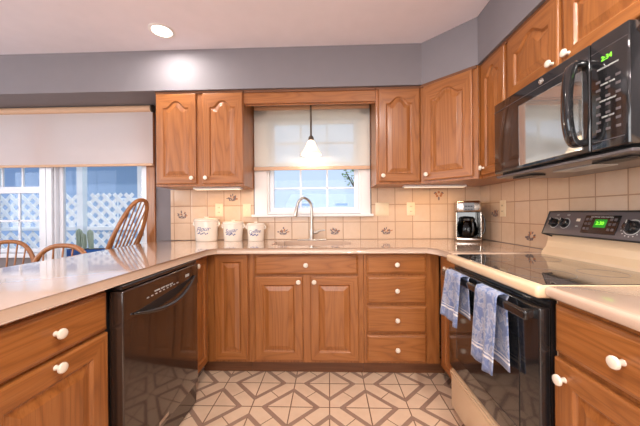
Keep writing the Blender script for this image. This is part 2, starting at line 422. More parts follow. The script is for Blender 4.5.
f, mb, gl = sash(-2.4, -1.0, .9, 2.1, -.06, -.02, .06, 3, 2, .02)  # another invented window, added with its fill lamp to brighten the near cabinets
for q in (f, mb): bmesh.ops.transform(q, matrix=Matrix.Translation((XL-.09, 0, 0)) @ Matrix.Rotation(PI/2, 4, 'Z') , verts=q.verts)
w5 = struct('added_window_5', f, VINYL); new_obj('muntin_grid', mb, VINYL, w5); gl.free()

# ------------------------------------------------------------------ cabinet parts (local: faces -Y, x right, z up)
def panel_door(w, h, arch=0.0, t=.02, fr=.062, mi_v=0, mi_h=1):
    """raised panel door, origin at bottom centre of its back, front at y=-t"""
    N = 28
    def g(u):
        u = abs(u)
        if u > .80: return 1.0
        if u < .12: return (u/.12)**2*.03
        s = (u-.12)/.68; return .03+.97*(s*s*(3-2*s))
    def ring(inset, y, A):
        x = w/2-inset; zb = inset; zt = h-inset; P = []
        for i in range(N+1): P.append((-x+2*x*i/N, y, zb))
        for j in range(1, 5): P.append((x, y, zb+(zt-A-zb)*j/5))
        for i in range(N+1):
            u = 1-2*i/N; P.append((x*u, y, zt-A*g(u)))
        for j in range(1, 5): P.append((-x, y, zb+(zt-A-zb)*(5-j)/5))
        return P
    fr_top = fr*.8
    rings = [ring(0, 0, 0), ring(0, -t+.006, 0), ring(.002, -t+.002, 0), ring(.007, -t, 0),
             ring(fr, -t, arch), ring(fr+.004, -t+.004, arch), ring(fr+.008, -t+.009, arch), ring(fr+.013, -t+.010, arch),
             ring(fr+.040, -t+.003, arch*.92), ring(fr+.043, -t+.002, arch*.92)]
    bm = bmesh.new(); V = [[bm.verts.new(p) for p in r] for r in rings]; n = len(V[0])
    for k in range(len(V)-1):
        for i in range(n):
            j = (i+1) % n; f = bm.faces.new((V[k][i], V[k][j], V[k+1][j], V[k+1][i]))
            horiz = (i < N) or (N+5 <= i < 2*N+5)
            f.material_index = mi_h if (horiz and k < 5) else mi_v
    # back and centre field in strips
    f = bm.faces.new(V[0][::-1]); f.material_index = mi_v
    L = V[-1]; bot = L[:N+1]; topv = L[N+5:2*N+6][::-1]
    lft = [L[0]]+L[:2*N+5:-1][:0]
    for i in range(N):
        if i == 0: vs = [bot[0], bot[1], topv[1], topv[0]]+L[2*N+6:]
        elif i == N-1: vs = [bot[i], bot[i+1]]+L[N+1:N+5]+[topv[i+1], topv[i]]
        else: vs = [bot[i], bot[i+1], topv[i+1], topv[i]]
        f = bm.faces.new(vs); f.material_index = mi_v
    return bm
def drawer_front(w, h, t=.02):
    bm = bmesh.new()
    def ring(i, y): return [(-w/2+i, y, i), (w/2-i, y, i), (w/2-i, y, h-i), (-w/2+i, y, h-i)]
    R = [ring(0, 0), ring(0, -t+.010), ring(.003, -t+.006), ring(.009, -t+.004), ring(.012, -t+.001), ring(.015, -t)]
    V = [[bm.verts.new(p) for p in r] for r in R]
    for a, b in zip(V, V[1:]):
        for i in range(4): bm.faces.new((a[i], a[(i+1) % 4], b[(i+1) % 4], b[i]))
    bm.faces.new(V[0][::-1]); bm.faces.new(V[-1])
    return bm
KNOB = None
def knob(parent, x, z, y=-.02, rr=.0165):
    global KNOB
    if KNOB is None:
        bm = lathe([(0, 0), (.0085, 0), (.008, .003), (.006, .008), (.0065, .013), (.012, .0165), (.0162, .020), (.0165, .0235), (.0145, .027), (.009, .0292), (0, .030)], 24)
        bmesh.ops.rotate(bm, cent=(0, 0, 0), matrix=Matrix.Rotation(PI/2, 3, 'X'), verts=bm.verts)
        o = new_obj('knob', bm, WHITE, parent, (x, y, z), smooth=True); KNOB = o.data
    else:
        o = bpy.data.objects.new('knob', KNOB); link(o); o.parent = parent; o.location = (x, y, z)
    return o
def add_door(cab, cx, z0, w, h, arch=0, kn=None, yf=0, name='door', fr=.058):
    d = new_obj(name, panel_door(w, h, arch, fr=fr), OAKV, cab, (cx, yf, z0))
    if kn: knob(d, kn[0], kn[1])
    return d
def add_drawer(cab, cx, z0, w, h, kn=True, yf=0, name='drawer'):
    d = new_obj(name, drawer_front(w, h), OAKH, cab, (cx, yf, z0))
    if kn: knob(d, 0, h/2)
    return d
def cab_body(cab, x0, x1, depth, z0, z1, openings, top_rail=None, fy=.019):
    """carcass behind a face frame whose front is at y=0; openings: (x0,x1,z0,z1)"""
    bm = bmesh.new(); box(bm, x0+.001, x1-.001, fy, depth, z0, z1)
    new_obj('carcass', bm, OAKV, cab)
    bm = bmesh.new(); addbox(bm, x0, x1, 0, fy, z0, z1, b=.0012)
    new_obj('face_frame', bm, OAKV, cab)

# --- wall cabinets
ZU0, ZU1 = 1.372, 2.127
def crown(cab, x0, x1, y=-.0):
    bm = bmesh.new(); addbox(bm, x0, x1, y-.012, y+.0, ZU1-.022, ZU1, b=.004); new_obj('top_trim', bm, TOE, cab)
YUF = 2.205
t = thing('wall_cabinet', 'two-door oak wall cabinet with arched panels left of the sink window', 'cabinet', (-1.026, YUF, 0))
cab_body(t, -.354, .354, YW-YUF-.002, ZU0, ZU1, [])
add_door(t, -.183, ZU0+.018, .322, .715, .052, (.322/2-.03, .045))
add_door(t, .190, ZU0+.018, .322, .715, .052, (-.322/2+.03, .045))
crown(t, -.354, .354)
t = thing('wall_cabinet', 'single-door oak wall cabinet with arched panel right of the sink window', 'cabinet', (.545, YUF, 0))
cab_body(t, -.176, .168, YW-YUF-.002, ZU0, ZU1, [])
add_door(t, 0, ZU0+.018, .318, .715, .052, (-.318/2+.03, .045)); crown(t, -.176, .168)
# diagonal corner cabinet (pentagon)
t = thing('corner_wall_cabinet', 'diagonal corner oak wall cabinet above the coffee maker', 'cabinet', (.715, 2.205, 0), -math.atan2(.300, .290))
ang = math.atan2(.300, .290); ln = math.hypot(.29, .30)
Rz = Matrix.Rotation(ang, 3, 'Z')
wp = [(.716, YW-.003), (.716, 2.206), (1.004, 1.906), (XR-.003, 1.906), (XR-.003, YW-.003)]
loc = [Rz @ Vector((x-.715, y-2.205, 0)) for x, y in wp]
bm = bmesh.new(); lo = [bm.verts.new((p.x, p.y+.001, ZU0)) for p in loc]; hi = [bm.verts.new((p.x, p.y+.001, ZU1)) for p in loc]
bm.faces.new(lo); bm.faces.new(hi)
for i in range(5): bm.faces.new((lo[i], lo[(i+1) % 5], hi[(i+1) % 5], hi[i]))
new_obj('carcass', bm, OAKV, t)
bm = bmesh.new(); addbox(bm, .004, ln-.004, -.012, 0, ZU0, ZU1, b=.0012); new_obj('face_frame', bm, OAKV, t)
add_door(t, ln/2, ZU0+.018, ln-.07, .715, .055, (-(ln-.07)/2+.03, .045), yf=-.012)
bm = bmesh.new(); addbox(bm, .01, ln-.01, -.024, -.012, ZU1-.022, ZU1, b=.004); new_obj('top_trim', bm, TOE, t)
# right wall uppers (rotz -90: local x -> -Y)
def rightcab(name, label, y_far, y_near, X, z0=0, cat='cabinet'):
    return thing(name, label, cat, (X, (y_far+y_near)/2, 0), -PI/2)
t = rightcab('wall_cabinet', 'narrow oak wall cabinet between the corner cabinet and the microwave', 1.902, 1.630, 1.02)
cab_body(t, -.136, .136, XR-1.02-.003, ZU0, ZU1, []); add_door(t, .004, ZU0+.018, .245, .715, .045, (-.09, .045), fr=.05); crown(t, -.136, .136)
t = rightcab('wall_cabinet', 'short two-door oak cabinet mounted above the black microwave', 1.627, .86, 1.02)
cab_body(t, -.383, .383, XR-1.02-.003, 1.765, ZU1, [])
add_door(t, -.1865, 1.777, .345, .327, .05, (.345/2-.028, .032), fr=.052); add_door(t, .1865, 1.777, .345, .327, .05, (-.345/2+.028, .032), fr=.052)
crown(t, -.383, .383)
# valance over the window
t = thing('window_valance', 'straight oak valance board above the sink window', 'valance', (-.151, 2.205, 0))
new_obj('board', bbox(-.519, .519, 0, .019, 2.022, ZU1, b=.002), OH, t)
bm = bmesh.new(); addbox(bm, -.517, .517, -.012, 0, ZU1-.022, ZU1, b=.004); new_obj('top_trim', bm, TOE, t)
bm = bmesh.new(); addbox(bm, -.517, .517, .020, .034, 2.012, 2.06, b=.003); new_obj('backing_rail', bm, OH, t)

# --- base cabinets
ZB0, ZB1 = .105, .876; YBF = 1.963
def toe(cab, x0, x1, depth=.55, rec=.07):
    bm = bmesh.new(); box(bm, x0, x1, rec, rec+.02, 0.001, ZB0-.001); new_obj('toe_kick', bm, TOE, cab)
t = thing('base_cabinet', 'oak base cabinet with one full-height door in the left back corner', 'cabinet', (-.70, YBF, 0))
cab_body(t, -.165, .132, YW-YBF-.003, ZB0, ZB1, []); add_door(t, .008, ZB0+.022, .238, .738, 0, None, fr=.05); toe(t, -.225, .132)
t = thing('sink_cabinet', 'two-door oak sink cabinet under a wide false drawer front', 'cabinet', (-.166, YBF, 0))
bm = bmesh.new(); box(bm, -.400, .400, .30+.0, .30+.01, ZB0, ZB1)
bm.free()
bm = bmesh.new(); box(bm, -.400, .400, .019, YW-YBF-.003, ZB0, .70)
new_obj('carcass', bm, OAKV, t)
bm = bmesh.new(); addbox(bm, -.401, .401, 0, .019, ZB0, ZB1, b=.0012); new_obj('face_frame', bm, OAKV, t)
add_drawer(t, .002, .724, .722, .138, True, name='false_drawer_front')
add_door(t, -.191, ZB0+.022, .338, .585, 0, (.338/2-.028, .55)); add_door(t, .197, ZB0+.022, .334, .585, 0, (-.334/2+.028, .55)); toe(t, -.401, .401)
t = thing('drawer_cabinet', 'oak base cabinet with four stacked drawers right of the sink', 'cabinet', (.461, YBF, 0))
cab_body(t, -.224, .293, YW-YBF-.003, ZB0, ZB1, [])
for z0, h in ((.728, .134), (.523, .188), (.324, .183), (.118, .190)): add_drawer(t, -.002, z0, .408, h)
toe(t, -.224, .355)
# left run, faces +X (rotz +90: local x -> +Y)
def leftcab(name, label, y0, y1, X, cat='cabinet'): return thing(name, label, cat, (X, (y0+y1)/2, 0), PI/2)
XLF = -.866
t = leftcab('base_cabinet', 'narrow oak base cabinet beyond the dishwasher in the left corner', 1.70, 1.952, XLF)
cab_body(t, -.125, .107, .56, ZB0, ZB1, []); add_door(t, -.008, ZB0+.022, .215, .735, 0, (-.075, .695), fr=.046); toe(t, -.125, .125)
t = leftcab('base_cabinet', 'near oak peninsula cabinet left of the dishwasher, drawer over door', .30, 1.052, XLF)
cab_body(t, -.376, .376, .56, ZB0, ZB1, [])
add_drawer(t, .162, .716, .415, .142); add_door(t, .162, ZB0+.022, .415, .578, 0, (.0, .555), fr=.068)
toe(t, -.372, .372)
t = leftcab('base_cabinet', 'oak peninsula cabinet closest to the photographer', -.45, .297, XLF)
cab_body(t, -.372, .372, .56, ZB0, ZB1, []); add_drawer(t, 0, .716, .62, .142); add_door(t, 0, ZB0+.022, .62, .57, 0, (.0, .535), fr=.068); toe(t, -.372, .372)
XRF = .755
t = rightcab('base_cabinet', 'narrow oak base cabinet between the drawer bank and the range', 1.943, 1.660, XRF)
cab_body(t, -.139, .139, XR-XRF-.004, ZB0, ZB1, []); add_drawer(t, .030, .728, .205, .134); add_door(t, .030, ZB0+.022, .205, .585, 0, (-.0, .545), fr=.044); toe(t, -.139, .139)
t = rightcab('base_cabinet', 'near oak base cabinet right of the range, drawer over door', .925, .30, .730)
cab_body(t, -.312, .312, XR-.730-.004, ZB0, ZB1, []); add_drawer(t, -.093, .708, .425, .150); add_door(t, -.093, ZB0+.022, .425, .565, 0, (-.425/2+.042, .512), fr=.068)
toe(t, -.311, .311)

# ------------------------------------------------------------------ worktops
def slab(poly, z0, z1, bev, name, label, hole=None, flat=()):
    bm = bmesh.new(); lo = [bm.verts.new((x, y, z0)) for x, y in poly]; hi = [bm.verts.new((x, y, z1)) for x, y in poly]
    bm.faces.new(lo[::-1]); bm.faces.new(hi)
    for i in range(len(poly)):
        j = (i+1) % len(poly); bm.faces.new((lo[i], lo[j], hi[j], hi[i]))
    es = [e for e in bm.edges if abs(e.verts[0].co.z-e.verts[1].co.z) < 1e-6 and not (e.verts[0].co.y > 2.4 and e.verts[1].co.y > 2.4)]
    bmesh.ops.bevel(bm, geom=es, offset=bev, segments=4, profile=.5, affect='EDGES')
    if hole:
        bm.normal_update()
        me = bpy.data.meshes.new('t'); bm.to_mesh(me); bm.free(); o = bpy.data.objects.new('t', me); link(o)
        hb = bmesh.new(); box(hb, hole[0], hole[1], hole[2], hole[3], z0-.1, z1+.1)
        bmesh.ops.bevel(hb, geom=[e for e in hb.edges if abs(e.verts[0].co.z-e.verts[1].co.z) > .01], offset=.06, segments=6, affect='EDGES')
        bmesh.ops.recalc_face_normals(hb, faces=hb.faces[:])
        hm = bpy.data.meshes.new('h'); hb.to_mesh(hm); hb.free(); ho = bpy.data.objects.new('h', hm); link(ho)
        md = o.modifiers.new('b', 'BOOLEAN'); md.operation = 'DIFFERENCE'; md.object = ho; md.solver = 'EXACT'
        me2 = bpy.data.meshes.new_from_object(o.evaluated_get(bpy.context.evaluated_depsgraph_get()))
        bm = bmesh.new(); bm.from_mesh(me2)
        bpy.data.objects.remove(o); bpy.data.objects.remove(ho); bpy.data.meshes.remove(me); bpy.data.meshes.remove(hm); bpy.data.meshes.remove(me2)
    o = new_obj(name, bm, COUNTER, smooth=True); tag(o, label, 'worktop'); return o
poly = [(-1.49, -.5), (-.828, -.5), (-.826, 1.84), (-.775, 1.915), (.66, 1.915), (.705, 1.84), (.705, 1.640), (XR-.010, 1.640), (XR-.010, YW-.010), (-1.545, YW-.004), (-1.535, 2.3), (-1.492, 1.5)]
SINK = (-.44, .17, 2.03, 2.40)
slab(poly, .8765, .915, .014, 'worktop', 'long cream U-shaped worktop running from the peninsula round past the sink', SINK)
slab([(.690, .28), (.690, .924), (XR-.010, .924), (XR-.010, .28)], .8765, .915, .014, 'worktop', 'short cream worktop section on the near side of the range')
# undermount sink basin
bm = bmesh.new()
def rrect(x0, x1, y0, y1, r, z, n=6):
    P = []
    for cx, cy, a0 in ((x1-r, y1-r, 0), (x0+r, y1-r, PI/2), (x0+r, y0+r, PI), (x1-r, y0+r, 1.5*PI)):
        for k in range(n+1): a = a0+PI/2*k/n; P.append((cx+r*math.cos(a), cy+r*math.sin(a), z))
    return P
x0, x1, y0, y1 = SINK
R = [rrect(x0-.02, x1+.02, y0-.02, y1+.02, .07, .8755), rrect(x0+.001, x1-.001, y0+.001, y1-.001, .06, .8755), rrect(x0+.006, x1-.006, y0+.006, y1-.006, .055, .86), rrect(x0+.02, x1-.02, y0+.02, y1-.02, .05, .73), rrect(x0+.05, x1-.05, y0+.05, y1-.05, .04, .715)]
V = [[bm.verts.new(p) for p in r] for r in R]
for a, b in zip(V, V[1:]):
    for i in range(len(a)): bm.faces.new((a[i], a[(i+1) % len(a)], b[(i+1) % len(b)], b[i]))
bm.faces.new(V[-1])
sk = thing('sink', 'cream undermount sink basin set in the worktop below the window', 'sink', (0, 0, 0))
new_obj('basin', bm, COUNTER, sk, smooth=True)
bm = lathe([(0, 0), (.045, 0), (.045, .003), (.02, .004), (0, .002)], 24); new_obj('drain', bm, CHROME, sk, (-.14, 2.2, .7155), smooth=True)

# ------------------------------------------------------------------ faucet
t = thing('faucet', 'brushed nickel pull-down gooseneck faucet behind the sink', 'faucet', (-.153, 2.452, .9155))
bm = bmesh.new(); addbox(bm, -.125, .125, -.028, .028, 0, .008, b=.0035); new_obj('base_plate', bm, NICKEL, t, smooth=True)
bm = bmesh.new()
pts = bez([(0, 0, .008), (0, 0, .10), (0, 0, .24), (-.012, -.004, .325), (-.062, -.03, .368), (-.105, -.055, .34), (-.122, -.07, .285)], 10)
tube(bm, [(0, 0, .006), (0, 0, .09)], .019, 20); tube(bm, pts, .0115, 16)
new_obj('spout', bm, NICKEL, t, smooth=True)
bm = bmesh.new(); tube(bm, [(-.121, -.069, .290), (-.126, -.073, .262), (-.133, -.079, .215), (-.134, -.080, .208)], [.013, .015, .018, .015], 16); new_obj('spray_head', bm, NICKEL, t, smooth=True)
bm = bmesh.new(); tube(bm, [(.018, 0, .065), (.05, -.004, .072)], .014, 16); tube(bm, bez([(.05, -.004, .074), (.075, -.012, .083), (.115, -.03, .088)], 6), [.009]*6+[.007]*7, 12); new_obj('lever_handle', bm, NICKEL, t, smooth=True)

# ------------------------------------------------------------------ canisters
def canister(x, r, h, label, word):
    t = thing('canister', label, 'canister', (x, 2.425, .9155), 0, 'white stoneware canisters by the backsplash')
    sy = .80
    bm = lathe([(0, 0), (r*.86, 0), (r*.9, .004), (r*.95, h*.5), (r*.99, h*.80), (r*1.05, h*.815), (r*1.06, h*.84), (r*1.05, h*.865), (r*.99, h*.87), (r*.9, h*.87), (r*.88, h*.8), (0, h*.8)], 40, sy=sy)
    new_obj('jar', bm, CROCK, t, smooth=True)
    bm = lathe([(r*.86, h*.862), (r*1.02, h*.874), (r*1.03, h*.90), (r*.92, h*.925), (r*.4, h*.94), (r*.2, h*.945), (r*.17, h*.965), (r*.24, h*.985), (r*.2, h*1.0), (0, h*1.005)], 36, sy=sy)
    lid = new_obj('lid', bm, CROCK, t, smooth=True)
    for s in (-1, 1):
        bm = bmesh.new(); tube(bm, [(s*r*.97, 0, h*.78), (s*r*1.10, 0, h*.76), (s*r*1.12, 0, h*.68), (s*r*1.0, 0, h*.62)], .008, 10); new_obj('handle', bm, CROCK, t, smooth=True)
    # lettering wrapped to the front of the oval jar
    bm = text_bm(word, r*.56, .0008, shear=.35)
    bmesh.ops.subdivide_edges(bm, edges=[e for e in bm.edges if e.calc_length() > .01], cuts=2)
    for v in bm.verts:
        X, Z, D = v.co.x, v.co.y, v.co.z
        rr = r*.955; a = X/rr
        v.co = Vector((rr*math.sin(a), -(rr+.001+D)*sy*math.cos(a)-.0006, h*.50+Z+.02*math.sin(X*40)*.2))
    for k in range(7):
        a = (k-3)*.14; q = lathe([(0, 0), (.006, .0), (.005, .0012), (0, .0014)], 8)
        rr = r*.95
        merge(bm, q, Matrix.Translation((rr*math.sin(a), -(rr+.001)*sy*math.cos(a)-.001, h*.33+.006*math.sin(k*2.1))) @ Matrix.Rotation(PI/2, 4, 'X'))
    new_obj('lettering', bm, BLUE, t)
canister(-1.075, .102, .212, 'large white canister with blue lettering, leftmost of the row', 'Flour')
canister(-.838, .088, .182, 'middle-sized white canister with blue lettering, in the middle of the row', 'Sugar')
canister(-.640, .076, .165, 'small white canister with blue lettering, nearest the sink', 'Coffee')

# ------------------------------------------------------------------ decor tiles: small painted sprays
MOTD = plain('brown_blue_tile_paint', srgb(108, 92, 92), .35, var=.3); MOTO = plain('rust_tile_paint', srgb(170, 104, 62), .35, var=.2)
def motif(x, z, kind, wall='B', y=None, seed=0):
    rnd = random.Random(seed); bm = bmesh.new()
    def blob(px, pz, a, l, wd, mi=0):
        n = 10; c = bm.verts.new((px, 0, pz)); vs = []
        for i in range(n):
            th = 2*PI*i/n; lx = l*math.cos(th); lz = wd*math.sin(th)
            vs.append(bm.verts.new((px+lx*math.cos(a)-lz*math.sin(a), -.0006, pz+lx*math.sin(a)+lz*math.cos(a))))
        c.co.y = -.0014
        for i in range(n): bm.faces.new((c, vs[i], vs[(i+1) % n])).material_index = mi
    if kind == 'hang':
        for (a, b) in ((-.02, .012), (0, .022), (.02, .012), (-.012, -.004), (.014, -.002)): blob(a, b, 0, .009, .009, 1)
        blob(0, -.022, PI/2, .014, .006, 0); blob(-.026, .018, .6, .01, .005, 0); blob(.026, .018, -.6, .01, .005, 0)
    else:
        for i in range(9):
            a = PI*(i+.5)/9+rnd.uniform(-.2, .2); d = rnd.uniform(.012, .034); blob(d*math.cos(a)*1.1, -.012+d*math.sin(a), a, rnd.uniform(.007, .013), rnd.uniform(.003, .006), 0 if i % 3 else 1)
        tube(bm, [(-.022, -.001, -.022), (0, -.001, -.026), (.022, -.001, -.022)], .002, 6)
        for i in range(4): blob(-.02+.0135*i, -.018+.004*(i % 2), rnd.uniform(0, 3), .009, .005, 0)
    o = new_obj('painted_flower_motif', bm, [MOTD, MOTO])
    o.scale = (1.25, 1, 1.25)
    if wall == 'B': o.location = (x, YW-.0082, z)
    else: o.location = (XR-.0082, y, z); o.rotation_euler = (0, 0, -PI/2)
    return o
zr = [.915+.1535*(k+.5) for k in range(3)]; xc = lambda k: -.030+.1535*(k+.5)
for k, row, kind in ((-9, 1, 's'), (-6, 2, 's'), (-3, 0, 's'), (0, 0, 's'), (3, 0, 's'), (6, 2, 'hang')):
    motif(xc(k), zr[row], kind, seed=k+20).parent = BS1
motif(0, zr[1], 's', 'R', 2.521-.1535*1.5, 31).parent = BS2
motif(0, zr[0], 's', 'R', 2.521-.1535*4.0, 35).parent = BS2

# ------------------------------------------------------------------ outlets and switches
def plate(name, label, x, z, wd, ht, kind, wall='B', y=0, cat='outlet'):
    t = thing(name, label, cat, (x, YW-.0085, z) if wall == 'B' else (XR-.0085, y, z), 0 if wall == 'B' else -PI/2)
    new_obj('cover_plate', bbox(-wd/2, wd/2, -.006, 0, -ht/2, ht/2, b=.003), IVORY, t, smooth=True)
    n = 2 if kind == 'double' else 1
    if kind == 'outlet':
        for s in (-1, 1):
            bm = lathe([(0, 0), (.016, 0), (.016, .0022), (0, .0024)], 20); bmesh.ops.rotate(bm, cent=(0, 0, 0), matrix=Matrix.Rotation(PI/2, 3, 'X'), verts=bm.verts)
            r = new_obj('receptacle', bm, IVORY, t, (0, -.006, s*.022), smooth=True)
            bm = bmesh.new(); box(bm, -.008, -.005, -.0004, 0, -.005, .006); box(bm, .005, .008, -.0004, 0, -.005, .006); new_obj('slots', bm, BLACKM, r, (0, -.0025, 0))
    else:
        for i in range(n):
            cx = 0 if n == 1 else (-.024+.048*i)
            bm = bmesh.new(); addbox(bm, cx-.005, cx+.005, -.016, -.006, -.004, .011, b=.0015); new_obj('toggle', bm, IVORY, t)
plate('outlet', 'ivory power outlet above the large white canister', -.995, 1.185, .070, .118, 'outlet')
plate('light_switch', 'ivory switch plate close to the left side of the window', -.742, 1.180, .072, .118, 'single', cat='switch')
plate('light_switch', 'ivory double switch plate right of the window', .470, 1.180, .120, .118, 'double', cat='switch')
plate('outlet', 'ivory power outlet between the double switch and the coffee maker', .722, 1.180, .072, .118, 'outlet')
plate('outlet', 'ivory outlet plate on the side wall behind the coffee maker', 0, 1.175, .072, .125, 'outlet', 'R', 2.19)

# ------------------------------------------------------------------ coffee maker
t = thing('coffee_maker', 'stainless steel drip coffee maker in the back right corner', 'coffee maker', (1.150, 2.385, .9155), -.32)
SS = plain('brushed_stainless', (.52, .47, .42), .22, metal=1)
bm = bmesh.new(); addbox(bm, -.092, .092, -.10, .10, 0, .030, b=.010, seg=3); new_obj('base', bm, SS, t, smooth=True)
bm = bmesh.new(); addbox(bm, -.092, .092, -.10, .10, .232, .325, b=.02, seg=4); new_obj('brew_head', bm, SS, t, smooth=True)
bm = bmesh.new(); addbox(bm, -.084, .084, .030, .098, .03, .235, b=.004); new_obj('water_tank', bm, BLACK, t)
for s in (-1, 1):
    bm = bmesh.new(); addbox(bm, min(s*.092, s*.084), max(s*.092, s*.084), -.095, .09, .03, .235, b=.004); new_obj('side_column', bm, SS, t)
bm = bmesh.new(); addbox(bm, -.04, .04, -.104, -.098, .245, .31, b=.003)
pn = new_obj('control_panel', bm, GREYC, t)
bm = bmesh.new()
for i in range(3):
    for j in range(2): addbox(bm, -.028+.02*i, -.014+.02*i, -.1065, -.104, .25+.025*j, .26+.025*j, b=.001)
new_obj('buttons', bm, BLACKM, pn)
bm = lathe([(0, .036), (.06, .036), (.068, .05), (.070, .10), (.062, .14), (.050, .165), (.052, .172)], 32); new_obj('carafe', bm, CARAFE, t, (0, -.035, 0), smooth=True)
bm = lathe([(0, .165), (.054, .165), (.056, .18), (.04, .195), (0, .2)], 32); new_obj('carafe_lid', bm, BLACK, t, (0, -.035, 0), smooth=True)
bm = bmesh.new(); tube(bm, bez([(.093, .0, .20), (.118, -.0, .20), (.130, -.0, .14), (.124, .0, .07), (.093, .0, .045)], 8), .006, 10); new_obj('carafe_handle', bm, BLACK, t, smooth=True)
bm = bmesh.new(); tube(bm, bez([(.02, -.100, .17), (.026, -.115, .15), (.026, -.115, .08), (.018, -.103, .05)], 6), .005, 10); new_obj('carafe_grip', bm, BLACK, t, smooth=True)

# ------------------------------------------------------------------ dishwasher (local faces -Y, rotated to +X)
t = thing('dishwasher', 'glossy black dishwasher built into the left peninsula', 'dishwasher', (-.866, 1.374, 0), PI/2)
W2 = .308
bm = bmesh.new(); box(bm, -W2-.012, W2+.012, .004, .56, .012, .868); new_obj('tub', bm, BLACKM, t)
bm = bbox(-W2, W2, -.062, -.002, .135, .852, b=.006, seg=3); dd = new_obj('door', bm, BROWNBLK, t, smooth=True)
bm = bbox(-W2, W2, -.0645, -.062, .735, .85, b=.001); new_obj('control_strip', bm, BROWNBLK, dd)
bm = bbox(-W2, W2, -.056, -.002, .856, .873, b=.003); new_obj('top_rail', bm, BLACK, t)
# curved pocket handle
bm = bmesh.new(); pts = []
for i in range(21):
    u = i/20; pts.append((-.26+.52*u, -.070-.030*math.sin(PI*u), .728+.040*u-.050*math.sin(PI*u)+.02))
tube(bm, pts, [.004+.007*math.sin(PI*i/20) for i in range(21)], 10); new_obj('handle', bm, BLACK, dd, smooth=True)
bm = bmesh.new(); 
n = 20; top = []; bot = []
for i in range(n+1):
    u = i/n; x = -.26+.52*u; top.append(bm.verts.new((x, -.0652, .748+.040*u))); bot.append(bm.verts.new((x, -.0652, .748+.040*u-.045*math.sin(PI*u))))
for i in range(n):
    try: bm.faces.new((top[i], top[i+1], bot[i+1], bot[i]))
    except Exception: pass
bmesh.ops.remove_doubles(bm, verts=bm.verts, dist=1e-5); r = bmesh.ops.extrude_face_region(bm, geom=bm.faces[:]); bmesh.ops.translate(bm, verts=[v for v in r['geom'] if isinstance(v, bmesh.types.BMVert)], vec=(0, .0008, 0))
new_obj('handle_recess', bm, BLACKM, dd)
bm = text_bm('NORMAL  HEAVY  RINSE  LIGHT', .0105); bmesh.ops.rotate(bm, cent=(0, 0, 0), matrix=Matrix.Rotation(PI/2, 3, 'X'), verts=bm.verts); new_obj('lettering', bm, GREY, dd, (-.04, -.0652, .800))
bm = bmesh.new()
for i in range(9): addbox(bm, -.17+.03*i, -.155+.03*i, -.0662, -.0645, .783+.0008*i, .788+.0008*i, b=.0008)
new_obj('buttons', bm, GREY, dd)
bm = bbox(.16, .20, -.0660, -.0645, .800, .815, b=.0008); new_obj('display', bm, GREY, dd)
bm = bbox(-W2, W2, -.05, -.005, .012, .130, b=.004); new_obj('kick_plate', bm, BROWNBLK, t)
bm = bbox(-.085, -.008, -.0632, -.062, .158, .176, b=.0004); new_obj('badge', bm, CHROME, dd)

# ------------------------------------------------------------------ range (rotz -90: local x -> -Y, -y -> -X)
YRG = 1.282; HW = .350
t = thing('range', 'freestanding range with black oven door, bisque trim and glass cooktop', 'range', (.745, YRG, 0), -PI/2)
bm = bmesh.new(); box(bm, -HW, HW, -.008, .575, .03, .862); new_obj('body', bm, BISQUE, t)
bm = bmesh.new(); box(bm, -HW+.004, HW-.004, -.03, -.009, .276, .862); new_obj('front_frame', bm, BLACK, t)
bm = bbox(-HW+.002, HW-.002, -.066, -.030, .285, .838, b=.006, seg=3); dr = new_obj('oven_door', bm, BLACK, t, smooth=True)
bm = bbox(-.25, .25, -.0675, -.066, .37, .70, b=.002); new_obj('door_window', bm, BLACK, dr)
bm = bmesh.new(); addbox(bm, -HW+.012, HW-.004, -.112, -.094, .795, .828, b=.007, seg=3)
for s in (-1, 1): addbox(bm, s*(HW-.03)-.014, s*(HW-.03)+.014, -.098, -.064, .797, .826, b=.005)
new_obj('handle', bm, BLACK, dr, smooth=True)
bm = bbox(-HW+.002, HW-.002, -.058, -.004, .045, .266, b=.012, seg=4); dw = new_obj('storage_drawer', bm, BISQUE, t, smooth=True)
bm = bmesh.new(); addbox(bm, -HW+.01, HW-.01, -.0645, -.058, .235, .256, b=.006, seg=3); new_obj('pull_lip', bm, BISQUE, dw, smooth=True)
# cooktop frame with rounded front edge
bm = bmesh.new(); addbox(bm, -HW-.003, HW+.003, -.078, .50, .868, .911, b=.014, seg=4); new_obj('cooktop_frame', bm, BISQUE, t, smooth=True)
bm = bbox(-HW+.028, HW-.010, -.048, .450, .909, .9135, b=.001); gl_ = new_obj('cooktop_glass', bm, COOKG, t)
for bx_, by_, br in ((-.17, .07, .085), (.17, .07, .105), (-.17, .30, .095), (.17, .30, .075)):
    q = lathe([(br-.0015, 0), (br, 0), (br, .0004), (br-.0015, .0004), (br-.0015, 0)], 48); new_obj('burner_ring', q, GREYC, gl_, (bx_, by_, .9136))
# backguard: curved riser and slanted console
def prism_x(bm, prof, x0, x1, mi=0):
    a = [bm.verts.new((x0, y, z)) for y, z in prof]; b = [bm.verts.new((x1, y, z)) for y, z in prof]
    bm.faces.new(a[::-1]).material_index = mi; bm.faces.new(b).material_index = mi
    for i in range(len(prof)):
        j = (i+1) % len(prof); bm.faces.new((a[i], a[j], b[j], b[i])).material_index = mi
bm = bmesh.new(); prism_x(bm, [(.452, .905), (.456, .925), (.466, .938), (.480, .955), (.490, .985), (.492, 1.035), (.575, 1.035), (.575, .905)], -HW, HW)
new_obj('backguard', bm, BISQUE, t)
F0 = Vector((0, .462, 1.030)); F1 = Vector((0, .508, 1.146))
bm = bmesh.new(); prism_x(bm, [(.462, 1.030), (.508, 1.146), (.512, 1.152), (.575, 1.152), (.575, 1.036), (.49, 1.030), (.470, 1.024)], -HW-.004, HW+.004)
bmesh.ops.bevel(bm, geom=bm.edges[:], offset=.002, segments=2, affect='EDGES')
con = new_obj('console', bm, GREYC, t)
